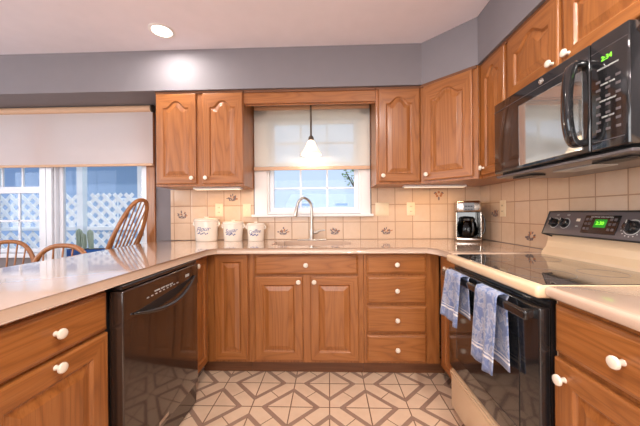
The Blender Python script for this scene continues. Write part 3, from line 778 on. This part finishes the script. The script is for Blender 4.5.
bm = bmesh.new(); tube(bm, [(-HW-.004, .508, 1.149), (HW+.004, .508, 1.149)], .004, 8); tube(bm, [(-HW-.004, .463, 1.028), (HW+.004, .463, 1.028)], .004, 8)
tube(bm, [(-HW-.004, .508, 1.149), (-HW-.004, .463, 1.028)], .004, 8); tube(bm, [(-HW-.004, .463, 1.028), (-HW+.05, .475, 1.016)], .004, 8)
new_obj('edge_trim', bm, BLACKM, con)
fn = (F1-F0).normalized(); nrm = Vector((0, -fn.z, fn.y))   # outward (towards -y)
Mface = Matrix(((1, 0, 0), (0, fn.y, nrm.y), (0, fn.z, nrm.z))).to_4x4()  # maps (u, v, w)
def face_pt(Y, v): # Y world, v 0..1 up the slanted face
    return Vector((YRG-Y, 0, 0))+F0+(F1-F0)*v
def place(bm, Y, v, off=.0005):
    p = face_pt(Y, v)+nrm*off; bmesh.ops.transform(bm, matrix=Matrix.Translation(p) @ Mface, verts=bm.verts); return bm
def disp(Y0, Y1, v0, v1, th):
    L = (F1-F0).length; return place(bbox(-(Y0-Y1)/2, (Y0-Y1)/2, (v0-.5)*L, (v1-.5)*L, 0, th, b=min(.004, th*.45)), (Y0+Y1)/2, .5)
pn = new_obj('control_panel', disp(1.401, 1.235, .14, .86, .003), BLACK, con)
new_obj('clock_display', disp(1.345, 1.288, .38, .70, .0045), GREEN_DK, pn)
new_obj('clock_digits', place(text_bm('2:30', .022), 1.316, .54, .0055), GREEN_LED, pn)
bm = bmesh.new()
for i, yy in enumerate((1.386, 1.368, 1.270, 1.252)):
    for vv in (.32, .52, .70):
        q = bbox(-.006, .006, -.006, .006, 0, .005, b=.001); merge(bm, place(q, yy, vv))
new_obj('buttons', bm, GREYC, pn)
new_obj('lettering', place(text_bm('ELECTRONIC OVEN CONTROL', .0075), 1.318, .79, .0035), GREY, pn)
def dial(Y, v, r=.024, mark=True):
    bm = lathe([(0, 0), (r*1.05, 0), (r, .005), (r*.86, .016), (r*.80, .020), (0, .021)], 28)
    addbox(bm, -.004, .004, -r*.85, r*.85, .019, .030, b=.002)
    k = new_obj('dial', place(bm, Y, v, .001), BLACK, con, smooth=True)
    q = bbox(-.0016, .0016, r*.25, r*.8, .030, .0308, b=0); new_obj('pointer', place(q, Y, v, .001), GREY, k)
    q = lathe([(r*1.10, 0), (r*1.22, 0), (r*1.22, .0006), (r*1.10, .0006), (r*1.10, 0)], 28); new_obj('dial_ring', place(q, Y, v), GREY, k)
dial(1.575, .50); dial(1.507, .50); dial(1.180, .46, .028); dial(1.072, .5); dial(1.004, .5)
for Y in (1.575, 1.507): new_obj('lettering', place(text_bm('OFF', .010), Y-.004, .86, .0006), GREY, con)
new_obj('indicator', disp(1.445, 1.425, .60, .72, .003), WHITE, con)
new_obj('lettering', place(text_bm('ON', .010), 1.434, .40, .0006), GREY, con)
bm = bmesh.new()
for k in range(10):
    a = PI*(.95+1.1*k/9)-.2; q = lathe([(0, 0), (.003, 0), (0, .0008)], 8); L = (F1-F0).length
    p = face_pt(1.180, .46)+Vector((1, 0, 0))*math.cos(a)*.041+fn*math.sin(a)*.041+nrm*.0006
    merge(bm, q, Matrix.Translation(p) @ Mface)
new_obj('dial_marks', bm, GREY, con)

# ------------------------------------------------------------------ dish towels over the oven handle
def towel_mat():
    t = NT('blue_woven_towel'); co = t.coord('Object'); s = t.add('ShaderNodeSeparateXYZ'); t.l(co, s.inputs[0])
    n = t.noise(co, 26, 4, .65, .8); n2 = t.noise(t.mapping(co, (1, 1, 1)), 900, 1)
    c = t.ramp(n, [(.40, srgb(66, 90, 146)), (.49, srgb(98, 118, 164)), (.53, srgb(164, 168, 188)), (.60, srgb(126, 130, 158))])
    v = t.math('SUBTRACT', s.outputs['Z'], 0.0)
    st = t.math('LESS_THAN', t.math('ABSOLUTE', t.math('SUBTRACT', v, .058)), .0042)
    st2 = t.math('LESS_THAN', t.math('ABSOLUTE', t.math('SUBTRACT', v, .072)), .0018)
    low = t.math('LESS_THAN', v, .05)
    c = t.mix(t.math('MULTIPLY', low, .45), c, srgb(82, 104, 160)); c = t.mix(t.math('MAXIMUM', st, st2), c, srgb(226, 222, 222))
    c = t.mix(.12, c, n2)
    t.l(c, t.p.inputs['Base Color']); t.p.inputs['Roughness'].default_value = .9; t.p.inputs['Sheen Weight'].default_value = .3
    t.bump(n2, .2, .001); return t.m
TOWEL = towel_mat()
XH = .745-.103   # handle centre X
def towel(Yf, Yn, drop_f, drop_b, label, seed, skew=0):
    """outer drop hangs on the room side, inner drop between handle and door"""
    rnd = random.Random(seed); NU, NV = 22, 34; bm = bmesh.new(); ztop = .8335; zb = ztop-drop_f
    arc = PI*.0175; tot = drop_f+arc+drop_b; rows = []
    for j in range(NV+1):
        s = tot*j/NV; row = []
        for i in range(NU+1):
            u = i/NU; Y = Yf+(Yn-Yf)*u
            if s < drop_f:
                z = ztop-(drop_f-s); k = (drop_f-s)/drop_f
                x = XH-.0175-.004-k*(.010+.012*math.sin(u*7+seed)+.006*math.sin(u*15+seed*2)); Y2 = Y+skew*k+(.5-u)*.012*k
                z += .006*math.sin(u*5+seed)*k
            elif s < drop_f+arc:
                a = (s-drop_f)/.0175; x = XH-.0175*math.cos(a)-.004*math.cos(a); z = ztop+.0175*math.sin(a)*.6+.001; Y2 = Y
            else:
                q = s-drop_f-arc; k = q/drop_b; z = ztop-q; x = XH+.0125+.002*math.sin(u*9+seed)*k; Y2 = Y-.018*k
            row.append(bm.verts.new((x, Y2, z-zb)))
        rows.append(row)
    for a, b in zip(rows, rows[1:]):
        for i in range(NU): bm.faces.new((a[i], a[i+1], b[i+1], b[i]))
    o = new_obj('dish_towel', bm, TOWEL, loc=(0, 0, zb), smooth='all')
    md = o.modifiers.new('thick', 'SOLIDIFY'); md.thickness = .0035; md.offset = 1
    tag(o, label, 'towel', 'blue patterned dish towels on the oven handle'); return o
towel(1.520, 1.355, .235, .19, 'shorter blue patterned dish towel at the far end of the oven handle', 1.0, .01)
towel(1.215, 1.065, .300, .27, 'longer blue patterned dish towel at the middle of the oven handle', 2.3, .01)

# ------------------------------------------------------------------ microwave
YM = 1.269; MW = .360
t = thing('microwave', 'black over-the-range microwave under the short oak cabinet', 'microwave', (.985, YM, 0), -PI/2)
bm = bbox(-MW, MW, .0, .345, 1.352, 1.758, b=.004); new_obj('body', bm, BLACKM, t)
bm = bbox(-MW, .225, -.044, -.001, 1.362, 1.752, b=.006, seg=3); dr = new_obj('door', bm, BLACK, t, smooth=True)
def mwwin():
    t_ = NT('reflective_door_glass'); co = t_.coord(); n = t_.noise(co, 700, 1)
    t_.l(t_.mix(n, (.50, .51, .50), (.60, .61, .60)), t_.p.inputs['Base Color']); t_.p.inputs['Roughness'].default_value = .04
    t_.p.inputs['Metallic'].default_value = .8; pass
    return t_.m
bm = bbox(-.150, .198, -.0462, -.044, 1.378, 1.672, b=.002); new_obj('door_window', bm, mwwin(), dr)
bm = bbox(-MW, .222, -.0452, -.044, 1.704, 1.7065, b=0); new_obj('vent_line', bm, GREYC, dr)
bm = bbox(.2285, MW, -.044, -.001, 1.362, 1.752, b=.006, seg=3); cp = new_obj('control_panel', bm, BLACK, t, smooth=True)
bm = bmesh.new(); addbox(bm, -MW+.002, MW-.002, -.035, .34, 1.338, 1.351, b=.004); new_obj('vent_base', bm, GREYC, t)
bm = bmesh.new(); addbox(bm, -.08, .12, .06, .16, 1.333, 1.338, b=.002); new_obj('task_light', bm, GREY, t)
bm = bmesh.new(); addbox(bm, .16, .30, .02, .09, 1.330, 1.337, b=.002); new_obj('grease_filter', bm, BLACKM, t); new_obj('grease_filter', bbox(-.30, -.16, .02, .09, 1.330, 1.337, b=.002), BLACKM, t)
# loop handle
hx = .182-.0
bm = bmesh.new()
def rounded_bar(bm, P, wx, wy):
    # flat section bar along polyline in the y-z plane
    pts = [Vector(p) for p in P]; rings = []
    for i, p in enumerate(pts):
        tg = (pts[min(i+1, len(pts)-1)]-pts[max(i-1, 0)]).normalized(); sd = Vector((1, 0, 0)); nn = tg.cross(sd).normalized()
        r = []
        for k in range(12):
            a = 2*PI*k/12; cx = math.copysign(abs(math.cos(a))**.6, math.cos(a)); sy = math.copysign(abs(math.sin(a))**.6, math.sin(a))
            r.append(bm.verts.new(p+sd*cx*wx+nn*sy*wy))
        rings.append(r)
    for a, b in zip(rings, rings[1:]):
        for k in range(12): bm.faces.new((a[k], a[(k+1) % 12], b[(k+1) % 12], b[k]))
    bm.faces.new(rings[0]); bm.faces.new(rings[-1])
rounded_bar(bm, bez([(.203, -.045, 1.686), (.203, -.078, 1.688), (.203, -.094, 1.664), (.203, -.104, 1.60), (.203, -.106, 1.54), (.203, -.104, 1.48), (.203, -.094, 1.425), (.203, -.078, 1.400), (.203, -.045, 1.402)], 6), .019, .013)
new_obj('handle', bm, BLACK, dr, smooth=True)
q = text_bm('2:34', .022); bmesh.ops.rotate(q, cent=(0, 0, 0), matrix=Matrix.Rotation(PI/2, 3, 'X'), verts=q.verts); new_obj('clock_digits', q, GREEN_LED, cp, (.288, -.0445, 1.672))
new_obj('panel_line', bbox(.24, .345, -.0450, -.044, 1.392, 1.394, b=0), GREYC, cp); new_obj('panel_line', bbox(.232, .355, -.0450, -.044, 1.7045, 1.706, b=0), GREYC, cp)
for i in range(3):
    for j in range(7):
        new_obj('key', bbox(.250+.034*i, .266+.034*i, -.0453, -.044, 1.425+.028*j, 1.434+.028*j, b=.0006), GREYC, cp)
for k, s in enumerate(('POPCORN BEVERAGE', 'POWER TIMER', 'COOK DEFROST', 'START STOP')):
    q = text_bm(s, .0075); bmesh.ops.rotate(q, cent=(0, 0, 0), matrix=Matrix.Rotation(PI/2, 3, 'X'), verts=q.verts); new_obj('lettering', q, GREY, cp, (.292, -.0452, 1.640-.056*k))
q = lathe([(0, 0), (.014, 0), (.0135, .0015), (.0115, .002), (.0115, .001), (0, .001)], 28); bmesh.ops.rotate(q, cent=(0, 0, 0), matrix=Matrix.Rotation(PI/2, 3, 'X'), verts=q.verts)
bd = new_obj('badge', q, CHROME, dr, (-.005, -.0442, 1.727), smooth=True)
q = bmesh.new(); tube(q, bez([(-.006, -.0022, .003), (-.002, -.0022, .006), (.0, -.0022, -.002), (-.004, -.0022, -.006), (.004, -.0022, .0), (.007, -.0022, .004), (.004, -.0022, -.005)], 4), .0008, 6); new_obj('monogram', q, GREY, bd)

# ------------------------------------------------------------------ under-cabinet strips, ceiling lights, pendant
def strip(label, loc, rotz, ln, power):
    t = thing('under_cabinet_light', label, 'light', loc, rotz)
    new_obj('housing', bbox(-ln/2, ln/2, -.03, .03, -.016, -.001, b=.003), TRIMW, t)
    new_obj('diffuser', bbox(-ln/2+.01, ln/2-.01, -.022, .022, -.020, -.0165, b=.001), STRIPL, t)
    l = bpy.data.lights.new('strip_lamp', 'AREA'); l.shape = 'RECTANGLE'; l.size = ln-.03; l.size_y = .04; l.energy = power; l.color = (1, .66, .34)
    o = bpy.data.objects.new('strip_lamp', l); link(o); o.parent = t; o.location = (0, 0, -.022)
strip('slim under-cabinet light below the left wall cabinet', (-.93, 2.33, ZU0), 0, .40, .95)
strip('slim under-cabinet light below the diagonal corner cabinet', (.86, 2.33, ZU0), 0, .50, 1.15)
def can(x, y, label, power):
    t = thing('recessed_ceiling_light', label, 'light', (x, y, ZC), 0, None)
    bm = lathe([(.062, -.001), (.085, -.001), (.086, -.004), (.080, -.007), (.066, -.006), (.062, -.001)], 36); new_obj('trim_ring', bm, TRIMW, t, smooth=True)
    bm = lathe([(0, -.0055), (.05, -.0055), (.062, -.003), (.0, -.002)], 30); new_obj('lens', bm, LAMP, t, smooth=True)
    l = bpy.data.lights.new('can_lamp', 'AREA'); l.shape = 'DISK'; l.size = .11; l.energy = power; l.color = (1, .94, .88)
    o = bpy.data.objects.new('can_lamp', l); link(o); o.parent = t; o.location = (0, 0, -.02)
can(-1.17, 1.945, 'lit recessed ceiling light in front of the soffit above the left cabinet', 7.5)
can(.62, .45, 'added fill ceiling light, recessed over the near end of the range run', 26)  # this can and the next three are invented, out of view, for fill
can(-.10, .15, 'added fill ceiling light, recessed over the entrance to the kitchen', 28)
can(.6, -1.6, 'added fill ceiling light, recessed near the rear wall', 28)
can(-2.6, .4, 'added fill ceiling light, recessed over the dining table', 6)
t = thing('pendant_light', 'small frosted glass pendant hanging before the sink window', 'light', (-.146, 2.33, 1.632))
bm = bmesh.new(); tube(bm, [(0, 0, .155), (0, 0, ZS-1.632-.001)], .008, 10); new_obj('stem', bm, BRONZE, t, smooth=True)
bm = lathe([(0, .165), (.010, .162), (.020, .150), (.024, .130), (.022, .122), (0, .122)], 24); new_obj('cap', bm, BRONZE, t, smooth=True)
bm = lathe([(.022, .124), (.034, .105), (.046, .075), (.062, .045), (.080, .018), (.089, .004), (.090, 0), (.087, .002), (.060, .042), (.044, .072), (.031, .102), (.020, .121)], 36); new_obj('lamp_shade', bm, FROST, t, smooth=True)
bm = lathe([(0, -.0), (.010, .004), (.020, .02), (.022, .04), (.014, .07), (.012, .10), (0, .10)], 20); new_obj('bulb', bm, LAMP, t, (0, 0, .012), smooth=True)

l = bpy.data.lights.new('pendant_lamp', 'POINT'); l.energy = 2.2; l.color = (1, .85, .68); l.shadow_soft_size = .02
o = bpy.data.objects.new('pendant_lamp', l); link(o); o.parent = t; o.location = (0, 0, -.012)

# ------------------------------------------------------------------ roller shades
t = thing('roller_shade', 'sheer roller shade half lowered over the sink window', 'shade', (-.151, 2.47, 0))
bm = bmesh.new(); box(bm, -.508, .510, 0, .001, 1.560, 2.10); new_obj('fabric', bm, SHADE_K, t)
bm = bmesh.new(); addbox(bm, -.512, .512, -.010, .012, 1.532, 1.562, b=.004); new_obj('hem_bar', bm, TAN, t)
bm = bmesh.new(); tube(bm, [(-.505, .0, 2.085), (.505, .0, 2.085)], .022, 16); new_obj('roller_tube', bm, TAN, t, smooth=True)
t = thing('roller_shade', 'wide cream roller shade lowered over the dining window and patio door', 'shade', (-2.60, 2.455, 0))
bm = bmesh.new(); box(bm, -1.10, 1.032, 0, .001, 1.60, 2.08); new_obj('fabric', bm, SHADE_D, t)
bm = bmesh.new(); addbox(bm, -1.10, 1.034, -.008, .010, 1.584, 1.606, b=.004); new_obj('hem_bar', bm, TAN, t)
bm = bmesh.new(); tube(bm, [(-1.10, .006, 2.095), (1.02, .006, 2.095)], .030, 18); new_obj('roller_tube', bm, TAN, t, smooth=True)
bm = lathe([(0, 0), (.034, 0), (.034, .012), (0, .014)], 20); bmesh.ops.rotate(bm, cent=(0, 0, 0), matrix=Matrix.Rotation(PI/2, 3, 'Y'), verts=bm.verts); new_obj('bracket', bm, BRONZE, t, (1.024, .006, 2.095), smooth=True)

# ------------------------------------------------------------------ Windsor chairs (local: faces +y is back; hoop in x-z plane)
def windsor(name, label, loc, rotz, seat_h, top_h, hw, lean, tall=False):
    t = thing(name, label, 'chair', loc, rotz, 'oak Windsor chairs in the dining area')
    # seat
    bm = bmesh.new(); N = 28; rings = []
    for zz, sc in ((-.035, .86), (-.02, .97), (-.004, 1.0), (.0, .985), (-.004, .8), (-.010, .4)):
        rings.append([bm.verts.new(((.205*sc)*math.cos(2*PI*k/N)*(1+.06*math.sin(2*PI*k/N)), -.02+.195*sc*math.sin(2*PI*k/N), seat_h+zz)) for k in range(N)])
    for a, b in zip(rings, rings[1:]):
        for k in range(N): bm.faces.new((a[k], a[(k+1) % N], b[(k+1) % N], b[k]))
    bm.faces.new(rings[0]); bm.faces.new(rings[-1]); new_obj('seat', bm, OCH, t, smooth=True)
    H = top_h-seat_h
    def P(u, k=1.0):  # u -1..1 position around the hoop
        a = PI/2*(1-abs(u)**1.0); s = 1 if u > 0 else -1
        x = s*hw*math.cos(a)**.75 if abs(u) > 0 else 0
        z = H*math.sin(a)**.8
        # straight legs of hoop taper inwards at the seat
        x *= (.72+.28*min(1, z/(H*.5)))
        return Vector((x, .145+lean*z/H, seat_h-.01+z))
    us = [-1+2*i/48 for i in range(49)]; bm = bmesh.new(); tube(bm, [P(u) for u in us], .0155, 10); new_obj('bow', bm, OCH, t, smooth=True)
    n = 7
    for i in range(n):
        f = (i-(n-1)/2)/((n-1)/2); xb = f*hw*.58; xt = f*hw*.80
        # find hoop height at xt
        best = min((abs(P(u).x-xt), u) for u in [-.97+1.94*j/400 for j in range(401)] if abs(P(u).z-seat_h) > H*.45 or abs(f) > 2)[1]
        T = P(best); B = Vector((xb, .135, seat_h-.012)); M = (T+B)/2
        bm = bmesh.new(); tube(bm, [B, B.lerp(T, .35), M, T], [.0055, .008, .0065, .005], 8); new_obj('spindle', bm, OCH, t, smooth=True)
    L = seat_h-.02
    for sx in (-1, 1):
        for sy in (-1, 1):
            a = Vector((sx*.12, sy*.11-.02, L)); b = Vector((sx*.19, sy*.17-.02, .0)); bm = bmesh.new()
            tube(bm, [a, a.lerp(b, .25), a.lerp(b, .4), a.lerp(b, .5), a.lerp(b, .8), b], [.012, .019, .014, .019, .015, .010], 10); new_obj('leg', bm, OCH, t, smooth=True)
    for sx in (-1, 1):
        bm = bmesh.new(); q = L*.42; tube(bm, [(sx*.162, -.165, q), (sx*.162, -.02, q), (sx*.162, .125, q)], [.009, .013, .009], 8); new_obj('stretcher', bm, OCH, t, smooth=True)
    bm = bmesh.new(); tube(bm, [(-.162, -.02, L*.42), (0, -.02, L*.42), (.162, -.02, L*.42)], [.008, .012, .008], 8); new_obj('stretcher', bm, OCH, t, smooth=True)
    return t
windsor('windsor_chair', 'tall oak Windsor chair by the patio door, its back standing above the worktop', (-1.985, 2.295, 0), -1.64, .60, 1.280, .165, .30)
windsor('windsor_chair', 'oak Windsor chair whose curved back shows in front of the cacti', (-1.80, 1.64, 0), .0, .44, .955, .255, .06)
windsor('windsor_chair', 'oak Windsor chair at the left edge, cut off by the picture frame', (-2.45, 1.93, 0), .35, .44, .955, .20, .07)
# dining table, planter, cacti
t = thing('dining_table', 'round oak pedestal dining table beyond the peninsula', 'table', (-2.55, .75, 0))
bm = lathe([(0, .715), (.46, .715), (.475, .725), (.475, .74), (.46, .748), (0, .748)], 48); new_obj('tabletop', bm, OY, t, smooth=True)
bm = lathe([(.045, .10), (.06, .2), (.05, .4), (.07, .6), (.12, .714), (0, .714)], 24); new_obj('pedestal', bm, OCH, t, smooth=True)
for k in range(4):
    a = PI/4+k*PI/2; bm = bmesh.new(); tube(bm, bez([(.03*math.cos(a), .03*math.sin(a), .2), (.2*math.cos(a), .2*math.sin(a), .13), (.38*math.cos(a), .38*math.sin(a), .025)], 5), .024, 8); new_obj('leg', bm, OCH, t, smooth=True)
st = thing('plant_stand', 'narrow white plant stand on the porch outside the patio door', 'stand', (-2.60, 2.92, -.0595))
new_obj('shelf', bbox(-.25, .25, -.09, .09, .740, .760, b=.003), TRIMW, st)
for sx in (-.23, .23):
    for sy in (-.075, .075):
        bm = bmesh.new(); addbox(bm, sx-.012, sx+.012, sy-.012, sy+.012, 0, .740, b=.002); new_obj('leg', bm, TRIMW, st)
pt = thing('planter', 'blue trough planter holding the cacti', 'planter', (-2.60, 2.92, .701))
bm = bmesh.new(); v, fs = box(bm, -.20, .20, -.06, .06, 0, .085)
for q in v[:4]: q.co.x *= .92; q.co.y *= .85
bmesh.ops.bevel(bm, geom=bm.edges[:], offset=.006, segments=2, affect='EDGES'); new_obj('trough', bm, BLUEP, pt)
SOIL = plain('potting_soil', (.05, .03, .02), .95, var=.4)
new_obj('soil', bbox(-.185, .185, -.048, .048, .083, .088, b=0), SOIL, pt)
for k, (dx, h, r, lab) in enumerate(((-.080, .215, .023, 'tallest ribbed green cactus standing left in the blue planter'), (-.025, .165, .018, 'shortest green cactus standing in the middle of the blue planter'), (.050, .205, .022, 'slim ribbed green cactus standing right in the blue planter'))):
    bm = bmesh.new(); rings = []; N = 24
    for j in range(11):
        u = j/10; z = h*u; rr = r*(.8+.3*math.sin(PI*min(1, u*1.2)*.5))*(math.sqrt(max(0, 1-((u-.8)/.2)**2)) if u > .8 else 1)
        rings.append([bm.verts.new((max(rr, .002)*(1+.16*math.cos(8*2*PI*i/N))*math.cos(2*PI*i/N)+.006*math.sin(u*3+k), max(rr, .002)*(1+.16*math.cos(8*2*PI*i/N))*math.sin(2*PI*i/N), z)) for i in range(N)])
    for a, b in zip(rings, rings[1:]):
        for i in range(N): bm.faces.new((a[i], a[(i+1) % N], b[(i+1) % N], b[i]))
    bm.faces.new(rings[0]); bm.faces.new(rings[-1])
    o = new_obj('cactus', bm, CACT, loc=(-2.60+dx, 2.92, .701+.0885), smooth=True); tag(o, lab, 'cactus', 'cacti in the blue planter')

# ------------------------------------------------------------------ outside
DECK = plain('weathered_deck', srgb(150, 150, 155), .8, var=.15); LAWN = plain('lawn', srgb(110, 130, 90), .95, var=.3)
PVC = plain('white_outdoor_vinyl', srgb(240, 244, 250), .4); SIDE = plain('blue_grey_siding', srgb(150, 172, 206), .7); SIDEP = plain('pale_siding', srgb(176, 198, 228), .7); ROOF = plain('grey_shingle_roof', srgb(196, 208, 226), .8, var=.1)
LEAF = plain('green_leaf', srgb(150, 180, 140), .7, var=.3); BARK = plain('bark', srgb(90, 75, 65), .9)
bm = bmesh.new(); box(bm, -9, 8, YW+.12, 40, -.35, -.25); o = struct('ground', bm, LAWN)
bm = bmesh.new()
for i in range(12): addbox(bm, -6.5, .2, YW+.12+.14*i, YW+.12+.14*i+.132, -.10, -.06, b=.003)
o = new_obj('porch_deck', bm, DECK); tag(o, 'grey board porch deck outside the patio door', 'deck')
def lattice(x0, x1, z0, z1, y, pitch, sw, label):
    t = thing('lattice_panel', label, 'lattice', (0, y, 0), 0, 'white lattice panels on the porch railing')
    bm = bmesh.new(); W = x1-x0; H = z1-z0
    for sgn in (1, -1):
        k = -H
        while k < W:
            # line x = k + s, z = s (or mirrored)
            s0 = max(0, -k); s1 = min(H, W-k)
            if s1-s0 > .03:
                a = Vector((k+s0, 0, s0)); b = Vector((k+s1, 0, s1))
                if sgn < 0: a.x = W-a.x; b.x = W-b.x
                d = (b-a).normalized(); nn = Vector((-d.z, 0, d.x))*sw/2
                yo = .004*sgn
                vs = []
                for yy in (yo-.0035, yo+.0035):
                    for p in (a-nn, b-nn, b+nn, a+nn): vs.append(bm.verts.new((x0+p.x, yy, z0+p.z)))
                for q in ((0, 1, 2, 3), (4, 5, 6, 7), (0, 1, 5, 4), (1, 2, 6, 5), (2, 3, 7, 6), (3, 0, 4, 7)): bm.faces.new([vs[i] for i in q])
            k += pitch
    new_obj('slats', bm, PVC, t)
    bm = bmesh.new()
    addbox(bm, x0, x1, -.02, .02, z0-.05, z0, b=.004); new_obj('rail', bm, PVC, t)
YL = 3.55
for a, b, nm in ((-3.135, -2.485, 'between the post in front of the door and the corner post'), (-4.315, -3.285, 'behind the dining window'), (-5.6, -4.465, 'at the far left end of the porch')):
    lattice(a, b, 1.00, 1.42, YL, .150, .046, 'upper white lattice panel ' + nm)
    lattice(a, b, .10, .93, YL, .150, .046, 'lower white lattice panel ' + nm)
for x, lab in ((-2.41, 'white porch post at the right end of the lattice'), (-3.21, 'white porch post seen through the middle of the patio door'), (-4.39, 'white porch post behind the dining window')):
    o = new_obj('porch_post', bbox(x-.04, x+.04, YL-.04, YL+.04, -.059, 2.45, b=.006), PVC); tag(o, lab, 'post')
o = new_obj('porch_beam', bbox(-5.8, -2.30, YL-.05, YL+.05, 2.46, 2.60, b=.006), PVC); tag(o, 'white porch beam resting on the posts', 'beam')
def house(x0, x1, y0, zt, zr, label, SIDE=SIDE):
    t = thing('neighbour_house', label, 'house', ((x0+x1)/2, y0, -.25)); w2 = (x1-x0)/2
    bm = bmesh.new(); box(bm, -w2, w2, 0, 5, 0, zt)
    new_obj('siding', bm, SIDE, t)
    bm = bmesh.new(); pr = [(-.4, zt-.05), (2.5, zr), (5.4, zt-.05), (5.4, zt+.08), (2.5, zr+.15), (-.4, zt+.08)]
    prism_x(bm, pr, -w2-.3, w2+.3); new_obj('roof', bm, ROOF, t)
    bm = bmesh.new(); box(bm, -w2-.32, w2+.32, -.46, -.40, zt-.06, zt+.10); new_obj('gutter', bm, PVC, t)
    for i in range(3):
        cx = -w2+.9+i*(2*w2-1.8)/2; bm = bmesh.new(); addbox(bm, cx-.4, cx+.4, -.05, 0, .9, 2.0, b=.01)
        f = new_obj('window', bm, PVC, t); bm = bmesh.new(); box(bm, cx-.33, cx+.33, -.06, -.051, .97, 1.93); new_obj('pane', bm, SIDE, f)
house(-14, -6.4, 10.0, 3.6, 4.9, 'blue-grey neighbouring house beyond the lattice')
house(-2.2, 3.6, 16.0, 1.6, 2.5, 'low pale blue house in the distance behind the sink window', SIDEP)
t = thing('garden_railing', 'white railing crossing the view through the sink window', 'railing', (0, 5.6, -.25))
for i in range(7):
    bm = bmesh.new(); addbox(bm, -1.9+.6*i, -1.86+.6*i, -.02, .02, 0, 1.50, b=.004); new_obj('post', bm, PVC, t)
for z in (1.44, 1.2, .96):
    bm = bmesh.new(); addbox(bm, -1.9, 1.75, -.012, .012, z-.012, z+.012, b=.003); new_obj('rail', bm, PVC, t)
def foliage(name, label, cat, c, rx, rz, n, leafs, trunk, seed):
    rnd = random.Random(seed); t = thing(name, label, cat, (c[0], c[1], -.25))
    bm = bmesh.new()
    for i in range(n):
        while True:
            p = Vector((rnd.uniform(-1, 1), rnd.uniform(-1, 1), rnd.uniform(-1, 1)))
            if p.length < 1: break
        p = Vector((p.x*rx, p.y*rx, c[2]+.25+p.z*rz)); s = leafs*rnd.uniform(.6, 1.3)
        R = Matrix.Rotation(rnd.uniform(0, 6.3), 3, 'Z') @ Matrix.Rotation(rnd.uniform(-1.2, 1.2), 3, 'X')
        vs = [bm.verts.new(p+R @ Vector(q)*s) for q in ((-1, 0, 0), (-.2, .02, .45), (1, 0, 0), (-.2, .02, -.45))]; bm.faces.new(vs)
    new_obj('foliage', bm, LEAF, t)
    bm = bmesh.new(); tube(bm, [(0, 0, 0), (.03, 0, trunk*.5), (0, .03, trunk)], [.05, .04, .025], 8)
    for k in range(6):
        a = k*1.1; tube(bm, [(0, 0, trunk*.8), (rx*.7*math.cos(a), rx*.7*math.sin(a), c[2]+.25+rz*.4*math.sin(k*2))], [.02, .008], 6)
    new_obj('trunk', bm, BARK, t)
foliage('tree', 'sparse tree showing in the upper right of the sink window', 'tree', (.60, 5.2, 1.95), .42, .40, 260, .035, 2.0, 4)
foliage('shrub', 'small green shrub at the lower right of the sink window', 'shrub', (.36, 4.6, 1.02), .16, .22, 300, .03, 1.1, 6)
foliage('shrub', 'green shrub beyond the right end of the porch lattice', 'shrub', (-1.98, 5.2, .95), .25, .55, 600, .035, 1.0, 9)
o = new_obj('garden_bin', bbox(.32, .62, 6.9, 7.2, -.25, 1.98, b=.02), BLUEP)
bpy.data.objects.remove(o)
